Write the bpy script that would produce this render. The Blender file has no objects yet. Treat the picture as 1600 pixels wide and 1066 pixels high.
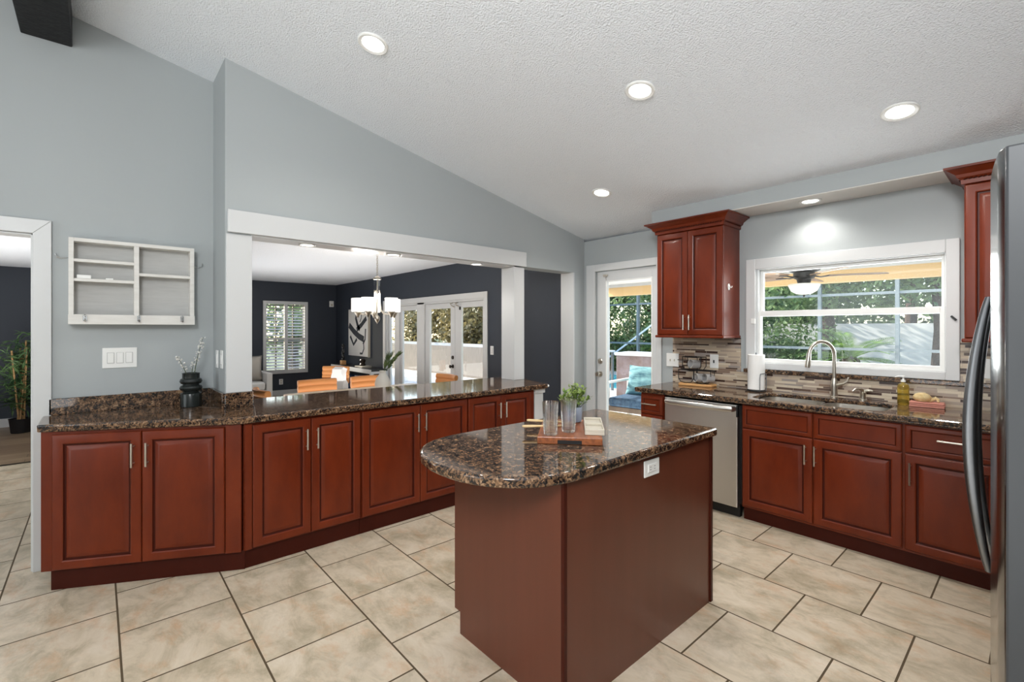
import bpy, bmesh, math, random
from mathutils import Vector, Matrix
PI = math.pi
rad = math.radians
random.seed(7)
scn = bpy.context.scene
COL = scn.collection

# ------------------------------------------------------------------ camera
FPX, HV, YAW, CAMZ = 734.26, 513.5, 48.571, 1.46
cd = bpy.data.cameras.new('camera')
cam = bpy.data.objects.new('camera', cd)
COL.objects.link(cam)
cam.location = (0, 0, CAMZ)
cam.rotation_euler = (PI / 2, 0, rad(YAW))
cd.sensor_fit = 'HORIZONTAL'
cd.sensor_width = 36
cd.lens = FPX / 1600 * 36
cd.shift_y = -(533 - HV) / 1600
cd.clip_start = 0.05
cd.clip_end = 300
scn.camera = cam

# ------------------------------------------------------------------ world, sun, exposure
w = bpy.data.worlds.new('world')
scn.world = w
w.use_nodes = True
nt = w.node_tree
bg = nt.nodes['Background']
sky = nt.nodes.new('ShaderNodeTexSky')
sky.sky_type = 'NISHITA'
sky.sun_disc = False
sky.sun_elevation = rad(32)
sky.sun_rotation = rad(-110)
sky.air_density = 1.0
sky.dust_density = 1.5
nt.links.new(sky.outputs[0], bg.inputs[0])
bg.inputs[1].default_value = 0.8

YS_ = 4.317
def lamp(name, typ, loc, energy, color=(1, 1, 1), rot=None, **kw):
    l = bpy.data.lights.new(name, typ)
    l.energy = energy
    l.color = color
    for k, v in kw.items():
        setattr(l, k, v)
    o = bpy.data.objects.new(name, l)
    COL.objects.link(o)
    o.location = loc
    if rot is not None:
        o.rotation_euler = rot
    return o

sun = lamp('sun', 'SUN', (0, 10, 10), 8.5, (1, .95, .86), None, angle=rad(.6))
sun.rotation_euler = Vector((0.85, 0.2, -0.46)).to_track_quat('-Z', 'Y').to_euler()
# added fill lamps near the camera: one aimed into the room, one facing up
fl = lamp('fill_front', 'AREA', (.35, -1.0, 2.8), 105, (.985, .992, 1), None, shape='DISK', size=.9)
fl.rotation_euler = Vector((-1.2, 4.0, -1.3)).to_track_quat('-Z', 'Y').to_euler()
lamp('fill_up_kitchen', 'AREA', (-.1, -1.5, .6), 70, (.985, .992, 1), (PI, 0, 0), shape='RECTANGLE', size=2.8, size_y=2.6)
# fill panel added in front of the solid wall behind the camera
lamp('fill_rear', 'AREA', (-2.3, -3.9, 1.6), 110, (.97, .985, 1), (PI / 2, 0, PI), shape='RECTANGLE', size=2.6, size_y=2.0)
# added lamp outside the sink window, tilted up to brighten the kitchen ceiling
for nm, lx, lz, sx_, sy_, e_ in (("fill_sink_window", -1.05, 1.58, 1.6, 1.1, 42),):
    dl = lamp(nm, 'AREA', (lx, YS_ + .75, lz), e_, (.95, .98, 1), None, shape='RECTANGLE', size=sx_, size_y=sy_)
    dl.rotation_euler = Vector((0, -1, .55)).to_track_quat('-Z', 'Y').to_euler()
# added lamp low over the deck, brightens the underside of the lanai roof
lamp('fill_lanai', 'AREA', (-2.6, 6.3, .12), 105, (1, .98, .94), (PI, 0, 0), shape='RECTANGLE', size=5.5, size_y=2.6)
# unseen fill lamps added to brighten the dining and living rooms
lamp('fill_up_dining', 'AREA', (-7.3, 2.3, .6), 54, (1, .99, .97), (PI, 0, 0), shape='RECTANGLE', size=4.2, size_y=2.2)
lamp('fill_point_dining', 'POINT', (-8.6, 1.3, 1.3), 15, (1, .98, .95), None, shadow_soft_size=.3)
lamp('fill_up_living', 'AREA', (-7.2, -1.0, .5), 66, (1, .98, .95), (PI, 0, 0), shape='RECTANGLE', size=3.5, size_y=2.0)
lamp('fill_point_living', 'POINT', (-6.6, -1.7, 1.7), 45, (1, .98, .95), None, shadow_soft_size=.3)

vs = scn.view_settings
vs.view_transform = 'Standard'
vs.look = 'None'
vs.exposure = 0.02
vs.gamma = 1.0
vs.use_curve_mapping = False
scn.cycles.use_denoising = True
scn.cycles.max_bounces = 10
scn.cycles.diffuse_bounces = 5
scn.cycles.glossy_bounces = 5
scn.cycles.transmission_bounces = 8
scn.cycles.transparent_max_bounces = 16
scn.cycles.caustics_reflective = False
scn.cycles.caustics_refractive = False
scn.cycles.sample_clamp_indirect = 6.0

# ------------------------------------------------------------------ room numbers
XL = -4.02       # left wall (shelf wall)
XW = -3.60       # pass-through wall, kitchen face
XB = -3.79       # pass-through wall, dining face
YS = 4.317       # sink wall
YD = 4.20        # dining room right wall
XD = -11.0       # dining room far wall
ZD = 2.474       # dining ceiling
ZC = 0.93        # counter top
ZH = 2.107       # pass-through header underside
RIDGE = -0.23
def ceil_z(y):
    return 2.508 + 0.204 * (YS - y) if y > RIDGE else 2.508 + 0.204 * (YS - RIDGE) - 0.204 * (RIDGE - y)

# ------------------------------------------------------------------ materials
def srgb(r, g, b):
    f = lambda c: (c / 255 / 12.92) if c / 255 <= .04045 else ((c / 255 + .055) / 1.055) ** 2.4
    return (f(r), f(g), f(b), 1)

def newmat(name):
    m = bpy.data.materials.new(name)
    m.use_nodes = True
    return m, m.node_tree, m.node_tree.nodes['Principled BSDF']

def pmat(name, col, rough=.5, metal=0, spec=.5, coat=0, bump=None, vary=None, emit=None, estr=0, trans=0, ior=1.45, aniso=0):
    m, t, b = newmat(name)
    b.inputs['Base Color'].default_value = col
    b.inputs['Roughness'].default_value = rough
    b.inputs['Metallic'].default_value = metal
    b.inputs['Specular IOR Level'].default_value = spec
    b.inputs['Coat Weight'].default_value = coat
    b.inputs['Coat Roughness'].default_value = .12
    b.inputs['Transmission Weight'].default_value = trans
    b.inputs['IOR'].default_value = ior
    if emit:
        b.inputs['Emission Color'].default_value = emit
        b.inputs['Emission Strength'].default_value = estr
    N, L = t.nodes, t.links
    if vary or bump:
        tc = N.new('ShaderNodeTexCoord')
    if vary:
        col2, scale, stretch = vary
        mp = N.new('ShaderNodeMapping')
        mp.inputs['Scale'].default_value = stretch
        L.new(tc.outputs['Object'], mp.inputs['Vector'])
        nz = N.new('ShaderNodeTexNoise')
        nz.inputs['Scale'].default_value = scale
        nz.inputs['Detail'].default_value = 6
        nz.inputs['Roughness'].default_value = .6
        L.new(mp.outputs[0], nz.inputs['Vector'])
        cr = N.new('ShaderNodeValToRGB')
        cr.color_ramp.elements[0].position = .3
        cr.color_ramp.elements[1].position = .7
        cr.color_ramp.elements[0].color = col
        cr.color_ramp.elements[1].color = col2
        L.new(nz.outputs['Fac'], cr.inputs[0])
        L.new(cr.outputs[0], b.inputs['Base Color'])
    if bump:
        scale, strength, dist = bump
        nb = N.new('ShaderNodeTexNoise')
        nb.inputs['Scale'].default_value = scale
        nb.inputs['Detail'].default_value = 3
        L.new(tc.outputs['Object'], nb.inputs['Vector'])
        bp = N.new('ShaderNodeBump')
        bp.inputs['Strength'].default_value = strength
        bp.inputs['Distance'].default_value = dist
        L.new(nb.outputs['Fac'], bp.inputs['Height'])
        L.new(bp.outputs[0], b.inputs['Normal'])
    return m

M = {}
M['wall'] = pmat('wall_paint_grey_blue', srgb(168, 173, 174), .55, bump=(260, .12, .002))
M['navy'] = pmat('wall_paint_navy', srgb(50, 56, 66), .6, bump=(260, .12, .002))
M['ceiling'] = pmat('ceiling_texture', srgb(242, 246, 251), .85, bump=(105, .9, .013))
M['soffit_under'] = pmat('soffit_white', srgb(226, 224, 220), .7)
M['trim'] = pmat('white_trim', srgb(207, 208, 208), .35)
M['white'] = pmat('white_plastic', srgb(236, 236, 233), .3)
M['shelfwhite'] = pmat('shelf_white', srgb(226, 224, 219), .5, vary=(srgb(214, 211, 205), 6, (1, 1, 8)))
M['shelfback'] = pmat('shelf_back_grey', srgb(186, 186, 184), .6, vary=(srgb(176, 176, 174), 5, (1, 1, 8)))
M['cherry'] = pmat('cherry_wood', srgb(90, 30, 9), .35, spec=.36, coat=.06, vary=(srgb(114, 43, 16), 3.0, (2.2, 2.2, .8)))
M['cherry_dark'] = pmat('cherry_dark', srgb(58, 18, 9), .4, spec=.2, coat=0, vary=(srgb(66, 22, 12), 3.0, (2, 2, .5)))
M['cherry_panel'] = pmat('cherry_laminate_panel', srgb(90, 46, 30), .33, coat=.15, vary=(srgb(97, 50, 34), 2.0, (6, 6, .4)))
M['nickel'] = pmat('brushed_nickel', srgb(205, 198, 186), .28, metal=1)
M['chrome'] = pmat('chrome', srgb(215, 215, 215), .1, metal=1)
M['black'] = pmat('black_plastic', srgb(24, 24, 25), .4)
M['blackwire'] = pmat('black_wire', srgb(22, 20, 20), .35, metal=.4)
M['beam'] = pmat('black_stained_beam', srgb(17, 17, 18), .55, spec=.3, vary=(srgb(30, 30, 31), 4, (1, 12, 12)), bump=(30, .4, .01))
M['dark'] = pmat('dark_void', srgb(18, 15, 14), .6)
M['granite_dark_seam'] = pmat('seam', srgb(90, 84, 78), .3)
M['paper'] = pmat('paper_towel', srgb(240, 239, 236), .9, bump=(120, .3, .003))
M['pinkcloth'] = pmat('pink_cloth', srgb(205, 140, 125), .9, bump=(300, .4, .003))
M['cream'] = pmat('cream_soap', srgb(226, 206, 160), .8, vary=(srgb(200, 170, 115), 40, (1, 1, 1)), bump=(60, .6, .006))
M['amber'] = pmat('amber_soap', srgb(244, 214, 96), .08, trans=.85, ior=1.35)
M['woodlight'] = pmat('light_wood', srgb(212, 164, 108), .5, vary=(srgb(190, 138, 84), 8, (1, 9, 9)))
M['spoonwood'] = pmat('spoon_wood', srgb(232, 205, 158), .5, vary=(srgb(218, 186, 135), 10, (2, 2, 2)))
M['acacia'] = pmat('acacia_board', srgb(160, 92, 50), .45, coat=.1, vary=(srgb(112, 60, 33), 7, (9, 1.2, 9)))
M['vase'] = pmat('black_ceramic', srgb(30, 35, 34), .22)
M['vasewhite'] = pmat('white_ceramic', srgb(228, 224, 216), .45)
M['stem'] = pmat('stem_green', srgb(70, 82, 48), .6)
M['bloom'] = pmat('pale_bloom', srgb(222, 220, 214), .8)
M['greypot'] = pmat('grey_pot', srgb(150, 160, 178), .5)
M['dish'] = pmat('stone_dish', srgb(196, 188, 172), .45)
M['leather'] = pmat('tan_leather', srgb(200, 134, 76), .45, bump=(90, .2, .003))
M['tablewood'] = pmat('pale_table', srgb(226, 205, 178), .4)
M['throw'] = pmat('white_throw', srgb(232, 230, 228), .95, bump=(150, .5, .005))
M['greyfabric'] = pmat('grey_linen', srgb(158, 152, 144), .95, bump=(250, .4, .003))
M['palefabric'] = pmat('pale_upholstery', srgb(222, 220, 216), .9, bump=(200, .3, .003))
M['steelgrey'] = pmat('grey_metal', srgb(120, 124, 128), .4, metal=.7)
M['blueglassbox'] = pmat('blue_bin', srgb(48, 72, 110), .5)
M['teal'] = pmat('teal_pattern', srgb(32, 82, 104), .9, vary=(srgb(150, 200, 208), 5, (1, 1, 3)))
M['tealdark'] = pmat('navy_cushion', srgb(36, 58, 84), .9, vary=(srgb(84, 110, 136), 26, (1, 1, 1)))
M['teak'] = pmat('weathered_wood', srgb(120, 104, 92), .7, vary=(srgb(92, 78, 68), 9, (1, 1, 1)))
M['alu'] = pmat('white_aluminium', srgb(214, 214, 212), .4)
M['deck'] = pmat('pool_deck', srgb(212, 207, 198), .8, vary=(srgb(190, 184, 174), 5, (1, 1, 1)))
M['lawn'] = pmat('lawn', srgb(88, 104, 56), .9, vary=(srgb(60, 76, 36), 3, (1, 1, 1)))
M['pool'] = pmat('pool_water', srgb(92, 186, 200), .06)
M['tan'] = pmat('tan_stucco', srgb(226, 192, 142), .8)
M['fanblack'] = pmat('fan_bronze', srgb(36, 30, 27), .4)
M['fanblade'] = pmat('fan_blade', srgb(136, 108, 84), .5)
M['milk'] = pmat('milk_glass', srgb(238, 232, 222), .3, emit=srgb(238, 232, 222), estr=.15)
M['cage'] = pmat('screen_frame', srgb(112, 120, 120), .6)
M['cagewhite'] = pmat('screen_frame_white', srgb(222, 224, 226), .5)
M['fencewhite'] = pmat('white_fence', srgb(208, 214, 228), .6)
M['boxbrown'] = pmat('storage_box_weave', srgb(112, 88, 78), .6, vary=(srgb(150, 140, 146), 3, (1, 1, 1)))
M['bark'] = pmat('bark', srgb(76, 58, 46), .9, vary=(srgb(52, 40, 32), 8, (4, 4, .6)), bump=(25, .8, .03))
M['barkpalm'] = pmat('bamboo_cane', srgb(196, 158, 108), .6, vary=(srgb(150, 112, 70), 6, (1, 1, 8)))
M['pot'] = pmat('black_pot', srgb(28, 28, 30), .5)
M['rubber'] = pmat('rubber', srgb(26, 26, 26), .7)
M['lightface'] = pmat('light_diffuser', (1, 1, 1, 1), .5, emit=(1, .97, .92, 1), estr=9)
M['shade_glass'] = pmat('lit_shade', srgb(245, 242, 236), .4, emit=(1, .96, .9, 1), estr=1.6)
M['artink'] = pmat('art_ink', srgb(52, 55, 62), .8)
M['sidinggrey'] = pmat('neighbour_house', srgb(214, 212, 208), .8)
M['brownfence'] = pmat('wood_fence', srgb(150, 140, 130), .8, vary=(srgb(122, 112, 102), 5, (6, 6, .6)))
M['bronze'] = pmat('dark_bronze', srgb(60, 52, 46), .35, metal=.8)

def leafmat(name, c1, c2, scale=3, trans=.35):
    m, t, b = newmat(name)
    N, L = t.nodes, t.links
    tc = N.new('ShaderNodeTexCoord')
    nz = N.new('ShaderNodeTexNoise')
    nz.inputs['Scale'].default_value = scale
    nz.inputs['Detail'].default_value = 4
    L.new(tc.outputs['Object'], nz.inputs['Vector'])
    cr = N.new('ShaderNodeValToRGB')
    cr.color_ramp.elements[0].color = c1
    cr.color_ramp.elements[1].color = c2
    cr.color_ramp.elements[0].position = .35
    cr.color_ramp.elements[1].position = .65
    L.new(nz.outputs['Fac'], cr.inputs[0])
    L.new(cr.outputs[0], b.inputs['Base Color'])
    b.inputs['Roughness'].default_value = .5
    tr = N.new('ShaderNodeBsdfTranslucent')
    L.new(cr.outputs[0], tr.inputs['Color'])
    mx = N.new('ShaderNodeMixShader')
    mx.inputs[0].default_value = trans
    L.new(b.outputs[0], mx.inputs[1])
    L.new(tr.outputs[0], mx.inputs[2])
    L.new(mx.outputs[0], N['Material Output'].inputs['Surface'])
    return m
M['leaf'] = leafmat('tree_leaf', srgb(52, 84, 46), srgb(138, 160, 104), 1.4)
M['leafbrown'] = leafmat('brown_leaf', srgb(98, 90, 56), srgb(158, 144, 100), 1.2)
M['frond'] = leafmat('cycad_frond', srgb(64, 108, 44), srgb(140, 172, 82), 3)
M['houseleaf'] = leafmat('bamboo_leaf', srgb(38, 74, 40), srgb(112, 142, 92), 6, .2)
M['herb'] = leafmat('herb_leaf', srgb(84, 116, 48), srgb(176, 196, 108), 30, .3)
M['vaseleaf'] = leafmat('vase_leaf', srgb(60, 84, 44), srgb(112, 132, 80), 8, .2)

def glasspane(name, tint=(1, 1, 1, 1), refl=.09):
    m = bpy.data.materials.new(name)
    m.use_nodes = True
    t = m.node_tree
    N, L = t.nodes, t.links
    N.remove(N['Principled BSDF'])
    tr = N.new('ShaderNodeBsdfTransparent')
    tr.inputs[0].default_value = tint
    gl = N.new('ShaderNodeBsdfGlossy')
    gl.inputs['Roughness'].default_value = .01
    fr = N.new('ShaderNodeFresnel')
    ge = N.new('ShaderNodeNewGeometry')
    mi = N.new('ShaderNodeMapRange')
    mi.inputs[3].default_value = 1.45
    mi.inputs[4].default_value = 1 / 1.45
    L.new(ge.outputs['Backfacing'], mi.inputs[0])
    L.new(mi.outputs[0], fr.inputs[0])
    mx = N.new('ShaderNodeMixShader')
    L.new(fr.outputs[0], mx.inputs[0])
    L.new(tr.outputs[0], mx.inputs[1])
    L.new(gl.outputs[0], mx.inputs[2])
    L.new(mx.outputs[0], N['Material Output'].inputs['Surface'])
    return m
M['pane'] = glasspane('window_glass', (.97, .985, .98, 1))

def drinkglass():
    m, t, b = newmat('drinking_glass')
    b.inputs['Base Color'].default_value = (1, 1, 1, 1)
    b.inputs['Roughness'].default_value = .01
    b.inputs['Transmission Weight'].default_value = 1
    b.inputs['IOR'].default_value = 1.45
    N, L = t.nodes, t.links
    tr = N.new('ShaderNodeBsdfTransparent')
    mx = N.new('ShaderNodeMixShader')
    mx.inputs[0].default_value = .55
    L.new(b.outputs[0], mx.inputs[1])
    L.new(tr.outputs[0], mx.inputs[2])
    L.new(mx.outputs[0], N['Material Output'].inputs['Surface'])
    return m
M['glass'] = drinkglass()
M['mugglass'] = pmat('thick_mug_glass', srgb(250, 250, 250), .12, trans=.6, ior=1.45)

def steel(name, col, rough, stretch):
    m, t, b = newmat(name)
    N, L = t.nodes, t.links
    b.inputs['Base Color'].default_value = col
    b.inputs['Metallic'].default_value = 1
    tc = N.new('ShaderNodeTexCoord')
    mp = N.new('ShaderNodeMapping')
    mp.inputs['Scale'].default_value = stretch
    L.new(tc.outputs['Object'], mp.inputs[0])
    nz = N.new('ShaderNodeTexNoise')
    nz.inputs['Scale'].default_value = 60
    nz.inputs['Detail'].default_value = 2
    L.new(mp.outputs[0], nz.inputs['Vector'])
    mr = N.new('ShaderNodeMapRange')
    mr.inputs[3].default_value = rough - .06
    mr.inputs[4].default_value = rough + .08
    L.new(nz.outputs['Fac'], mr.inputs[0])
    L.new(mr.outputs[0], b.inputs['Roughness'])
    return m
M['steel'] = steel('stainless_steel', srgb(206, 203, 198), .32, (1, 1, .03))
M['fridge'] = steel('fridge_steel', srgb(128, 129, 131), .15, (3, 3, .03))
M['fridgehandle'] = steel('fridge_handle_steel', srgb(122, 123, 125), .3, (3, 3, .03))
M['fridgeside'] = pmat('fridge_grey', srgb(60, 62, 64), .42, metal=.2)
M['sink'] = steel('sink_steel', srgb(205, 200, 192), .3, (1, .05, 1))

def granite():
    m, t, b = newmat('granite')
    N, L = t.nodes, t.links
    tc = N.new('ShaderNodeTexCoord')
    # warp
    nw = N.new('ShaderNodeTexNoise'); nw.inputs['Scale'].default_value = 30; nw.inputs['Detail'].default_value = 2
    L.new(tc.outputs['Object'], nw.inputs['Vector'])
    mxv = N.new('ShaderNodeMix'); mxv.data_type = 'VECTOR'; mxv.inputs[0].default_value = .03
    L.new(tc.outputs['Object'], mxv.inputs[4]); L.new(nw.outputs['Color'], mxv.inputs[5])
    vo = N.new('ShaderNodeTexVoronoi'); vo.inputs['Scale'].default_value = 145
    L.new(mxv.outputs[1], vo.inputs['Vector'])
    sp = N.new('ShaderNodeSeparateColor'); L.new(vo.outputs['Color'], sp.inputs[0])
    nz = N.new('ShaderNodeTexNoise'); nz.inputs['Scale'].default_value = 34; nz.inputs['Detail'].default_value = 5
    L.new(mxv.outputs[1], nz.inputs['Vector'])
    ad = N.new('ShaderNodeMath'); ad.operation = 'MULTIPLY_ADD'; ad.inputs[1].default_value = .62
    sc = N.new('ShaderNodeMath'); sc.operation = 'MULTIPLY_ADD'; sc.inputs[1].default_value = 1.3; sc.inputs[2].default_value = -.46
    L.new(nz.outputs['Fac'], sc.inputs[0])
    L.new(sp.outputs[0], ad.inputs[0]); L.new(sc.outputs[0], ad.inputs[2])
    cr = N.new('ShaderNodeValToRGB')
    e = cr.color_ramp.elements
    e[0].position = .2; e[0].color = srgb(26, 24, 24)
    e[1].position = .95; e[1].color = srgb(160, 132, 104)
    for p, c in ((.36, srgb(38, 32, 29)), (.46, srgb(76, 57, 44)), (.62, srgb(104, 79, 58)), (.82, srgb(134, 104, 78))):
        x = e.new(p); x.color = c
    L.new(ad.outputs[0], cr.inputs[0])
    L.new(cr.outputs[0], b.inputs['Base Color'])
    b.inputs['Roughness'].default_value = .06
    b.inputs['Specular IOR Level'].default_value = .6
    return m
M['granite'] = granite()

def tilefloor():
    m, t, b = newmat('floor_tile')
    N, L = t.nodes, t.links
    def math_(op, a, b_=None, c=None):
        n = N.new('ShaderNodeMath'); n.operation = op
        for i, v in enumerate((a, b_, c)):
            if v is None: continue
            if isinstance(v, (int, float)): n.inputs[i].default_value = v
            else: L.new(v, n.inputs[i])
        return n.outputs[0]
    tc = N.new('ShaderNodeTexCoord')
    s = N.new('ShaderNodeSeparateXYZ'); L.new(tc.outputs['Object'], s.inputs[0])
    PX, PY, Y0, X0 = .461, .472, .078, -2.924
    ry = math_('DIVIDE', math_('SUBTRACT', s.outputs['Y'], Y0), PY)
    row = math_('FLOOR', ry)
    fy = math_('FRACT', ry)
    odd = math_('FLOORED_MODULO', row, 2)
    rx = math_('DIVIDE', math_('SUBTRACT', math_('SUBTRACT', s.outputs['X'], X0), math_('MULTIPLY', odd, .212)), PX)
    colm = math_('FLOOR', rx)
    fx = math_('FRACT', rx)
    dx = math_('MULTIPLY', math_('MINIMUM', fx, math_('SUBTRACT', 1, fx)), PX)
    dy = math_('MULTIPLY', math_('MINIMUM', fy, math_('SUBTRACT', 1, fy)), PY)
    d = math_('MINIMUM', dx, dy)
    gr = math_('LESS_THAN', d, .0042)
    cv = N.new('ShaderNodeCombineXYZ'); L.new(row, cv.inputs[0]); L.new(colm, cv.inputs[1])
    wn = N.new('ShaderNodeTexWhiteNoise'); wn.noise_dimensions = '3D'; L.new(cv.outputs[0], wn.inputs['Vector'])
    va = N.new('ShaderNodeVectorMath'); va.operation = 'MULTIPLY_ADD'
    L.new(wn.outputs['Color'], va.inputs[0]); va.inputs[1].default_value = (9, 9, 9); L.new(tc.outputs['Object'], va.inputs[2])
    mp = N.new('ShaderNodeMapping'); mp.inputs['Scale'].default_value = (1.0, 1.7, 1)
    L.new(va.outputs[0], mp.inputs[0])
    n1 = N.new('ShaderNodeTexNoise'); n1.inputs['Scale'].default_value = 4.2; n1.inputs['Detail'].default_value = 9; n1.inputs['Roughness'].default_value = .68; n1.inputs['Distortion'].default_value = .6
    L.new(mp.outputs[0], n1.inputs['Vector'])
    cr = N.new('ShaderNodeValToRGB'); e = cr.color_ramp.elements
    e[0].position = .3; e[0].color = srgb(160, 148, 124)
    e[1].position = .72; e[1].color = srgb(218, 205, 186)
    x = e.new(.5); x.color = srgb(202, 187, 164)
    L.new(n1.outputs['Fac'], cr.inputs[0])
    n2 = N.new('ShaderNodeTexNoise'); n2.inputs['Scale'].default_value = 5.5; n2.inputs['Detail'].default_value = 7
    n2.inputs['Roughness'].default_value = .7
    mp2 = N.new('ShaderNodeMapping'); mp2.inputs['Location'].default_value = (3.1, 7.7, 0); mp2.inputs['Scale'].default_value = (.9, 1.5, 1)
    L.new(va.outputs[0], mp2.inputs[0]); L.new(mp2.outputs[0], n2.inputs['Vector'])
    f2 = N.new('ShaderNodeMapRange'); f2.inputs[1].default_value = .52; f2.inputs[2].default_value = .72; f2.inputs[4].default_value = .65
    L.new(n2.outputs['Fac'], f2.inputs[0])
    mx = N.new('ShaderNodeMix'); mx.data_type = 'RGBA'
    L.new(f2.outputs[0], mx.inputs[0]); L.new(cr.outputs[0], mx.inputs[6]); mx.inputs[7].default_value = srgb(196, 152, 112)
    n3 = N.new('ShaderNodeTexNoise'); n3.inputs['Scale'].default_value = 3.4; n3.inputs['Detail'].default_value = 8; n3.inputs['Roughness'].default_value = .72
    mp3 = N.new('ShaderNodeMapping'); mp3.inputs['Location'].default_value = (13.1, 2.7, 0)
    L.new(va.outputs[0], mp3.inputs[0]); L.new(mp3.outputs[0], n3.inputs['Vector'])
    f3 = N.new('ShaderNodeMapRange'); f3.inputs[1].default_value = .49; f3.inputs[2].default_value = .72; f3.inputs[4].default_value = .7
    L.new(n3.outputs['Fac'], f3.inputs[0])
    mx3 = N.new('ShaderNodeMix'); mx3.data_type = 'RGBA'
    L.new(f3.outputs[0], mx3.inputs[0]); L.new(mx.outputs[2], mx3.inputs[6]); mx3.inputs[7].default_value = srgb(140, 129, 104)
    mg = N.new('ShaderNodeMix'); mg.data_type = 'RGBA'
    L.new(gr, mg.inputs[0]); L.new(mx3.outputs[2], mg.inputs[6]); mg.inputs[7].default_value = srgb(80, 65, 44)
    L.new(mg.outputs[2], b.inputs['Base Color'])
    rg = N.new('ShaderNodeMapRange'); rg.inputs[3].default_value = .36; rg.inputs[4].default_value = .85
    L.new(gr, rg.inputs[0]); L.new(rg.outputs[0], b.inputs['Roughness'])
    bp = N.new('ShaderNodeBump'); bp.inputs['Strength'].default_value = .5; bp.inputs['Distance'].default_value = .004
    hh = math_('SUBTRACT', math_('MULTIPLY', n1.outputs['Fac'], .35), gr)
    L.new(hh, bp.inputs['Height']); L.new(bp.outputs[0], b.inputs['Normal'])
    return m
M['tile'] = tilefloor()

def woodfloor():
    m, t, b = newmat('wood_floor')
    N, L = t.nodes, t.links
    tc = N.new('ShaderNodeTexCoord')
    mp = N.new('ShaderNodeMapping'); mp.inputs['Rotation'].default_value = (0, 0, PI / 2)
    L.new(tc.outputs['Object'], mp.inputs[0])
    br = N.new('ShaderNodeTexBrick')
    br.inputs['Scale'].default_value = 1; br.inputs['Brick Width'].default_value = 1.2; br.inputs['Row Height'].default_value = .15
    br.inputs['Mortar Size'].default_value = .003
    br.inputs['Color1'].default_value = srgb(126, 104, 84); br.inputs['Color2'].default_value = srgb(152, 130, 106); br.inputs['Mortar'].default_value = srgb(70, 56, 44)
    L.new(mp.outputs[0], br.inputs['Vector'])
    L.new(br.outputs['Color'], b.inputs['Base Color'])
    b.inputs['Roughness'].default_value = .4
    return m
M['woodfloor'] = woodfloor()

def mosaic():
    """thin stacked strips of stone and glass; strip length and colour vary by row"""
    m, t, b = newmat('mosaic_tile')
    N, L = t.nodes, t.links
    def math_(op, a, b_=None):
        n = N.new('ShaderNodeMath'); n.operation = op
        for i, v in enumerate((a, b_)):
            if v is None: continue
            if isinstance(v, (int, float)): n.inputs[i].default_value = v
            else: L.new(v, n.inputs[i])
        return n.outputs[0]
    tc = N.new('ShaderNodeTexCoord')
    s = N.new('ShaderNodeSeparateXYZ'); L.new(tc.outputs['Object'], s.inputs[0])
    xx = math_('ADD', s.outputs['X'], s.outputs['Y'])
    # pairs of rows 40 mm tall split unequally into a wide and a thin strip
    PZ = .052
    rz = math_('DIVIDE', s.outputs['Z'], PZ)
    fz = math_('FRACT', rz)
    r0 = math_('FLOOR', rz)
    g1 = math_('GREATER_THAN', fz, .24)
    g2 = math_('GREATER_THAN', fz, .62)
    sub = math_('ADD', g1, g2)
    row = math_('ADD', math_('MULTIPLY', r0, 3), sub)
    wn = N.new('ShaderNodeTexWhiteNoise'); wn.noise_dimensions = '1D'; L.new(row, wn.inputs['W'])
    ln = math_('ADD', math_('MULTIPLY', wn.outputs['Value'], .07), .10)
    rx = math_('ADD', math_('DIVIDE', xx, ln), math_('MULTIPLY', wn.outputs['Value'], 37.3))
    cx = math_('FLOOR', rx)
    fx = math_('FRACT', rx)
    cv = N.new('ShaderNodeCombineXYZ'); L.new(row, cv.inputs[0]); L.new(cx, cv.inputs[1])
    w2 = N.new('ShaderNodeTexWhiteNoise'); w2.noise_dimensions = '3D'; L.new(cv.outputs[0], w2.inputs['Vector'])
    cr = N.new('ShaderNodeValToRGB'); cr.color_ramp.interpolation = 'CONSTANT'
    e = cr.color_ramp.elements
    e[0].position = 0; e[0].color = srgb(190, 172, 150)
    e[1].position = .26; e[1].color = srgb(166, 150, 136)
    for p, c in ((.44, srgb(204, 190, 168)), (.58, srgb(134, 112, 96)), (.68, srgb(62, 42, 34)), (.86, srgb(150, 140, 134)), (.93, srgb(96, 78, 68))):
        k = e.new(p); k.color = c
    L.new(w2.outputs['Value'], cr.inputs[0])
    dz = math_('MINIMUM', math_('MINIMUM', math_('ABSOLUTE', math_('SUBTRACT', fz, .24)), math_('ABSOLUTE', math_('SUBTRACT', fz, .62))), math_('MINIMUM', fz, math_('SUBTRACT', 1, fz)))
    gz = math_('LESS_THAN', math_('MULTIPLY', dz, PZ), .0009)
    gx = math_('LESS_THAN', math_('MULTIPLY', math_('MINIMUM', fx, math_('SUBTRACT', 1, fx)), ln), .0010)
    g = math_('MAXIMUM', gz, gx)
    mx = N.new('ShaderNodeMix'); mx.data_type = 'RGBA'
    L.new(g, mx.inputs[0]); L.new(cr.outputs[0], mx.inputs[6]); mx.inputs[7].default_value = srgb(176, 162, 146)
    L.new(mx.outputs[2], b.inputs['Base Color'])
    b.inputs['Roughness'].default_value = .22
    bp = N.new('ShaderNodeBump'); bp.inputs['Strength'].default_value = .4; bp.inputs['Distance'].default_value = .002
    L.new(math_('SUBTRACT', 1, g), bp.inputs['Height']); L.new(bp.outputs[0], b.inputs['Normal'])
    return m
M['mosaic'] = mosaic()

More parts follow.
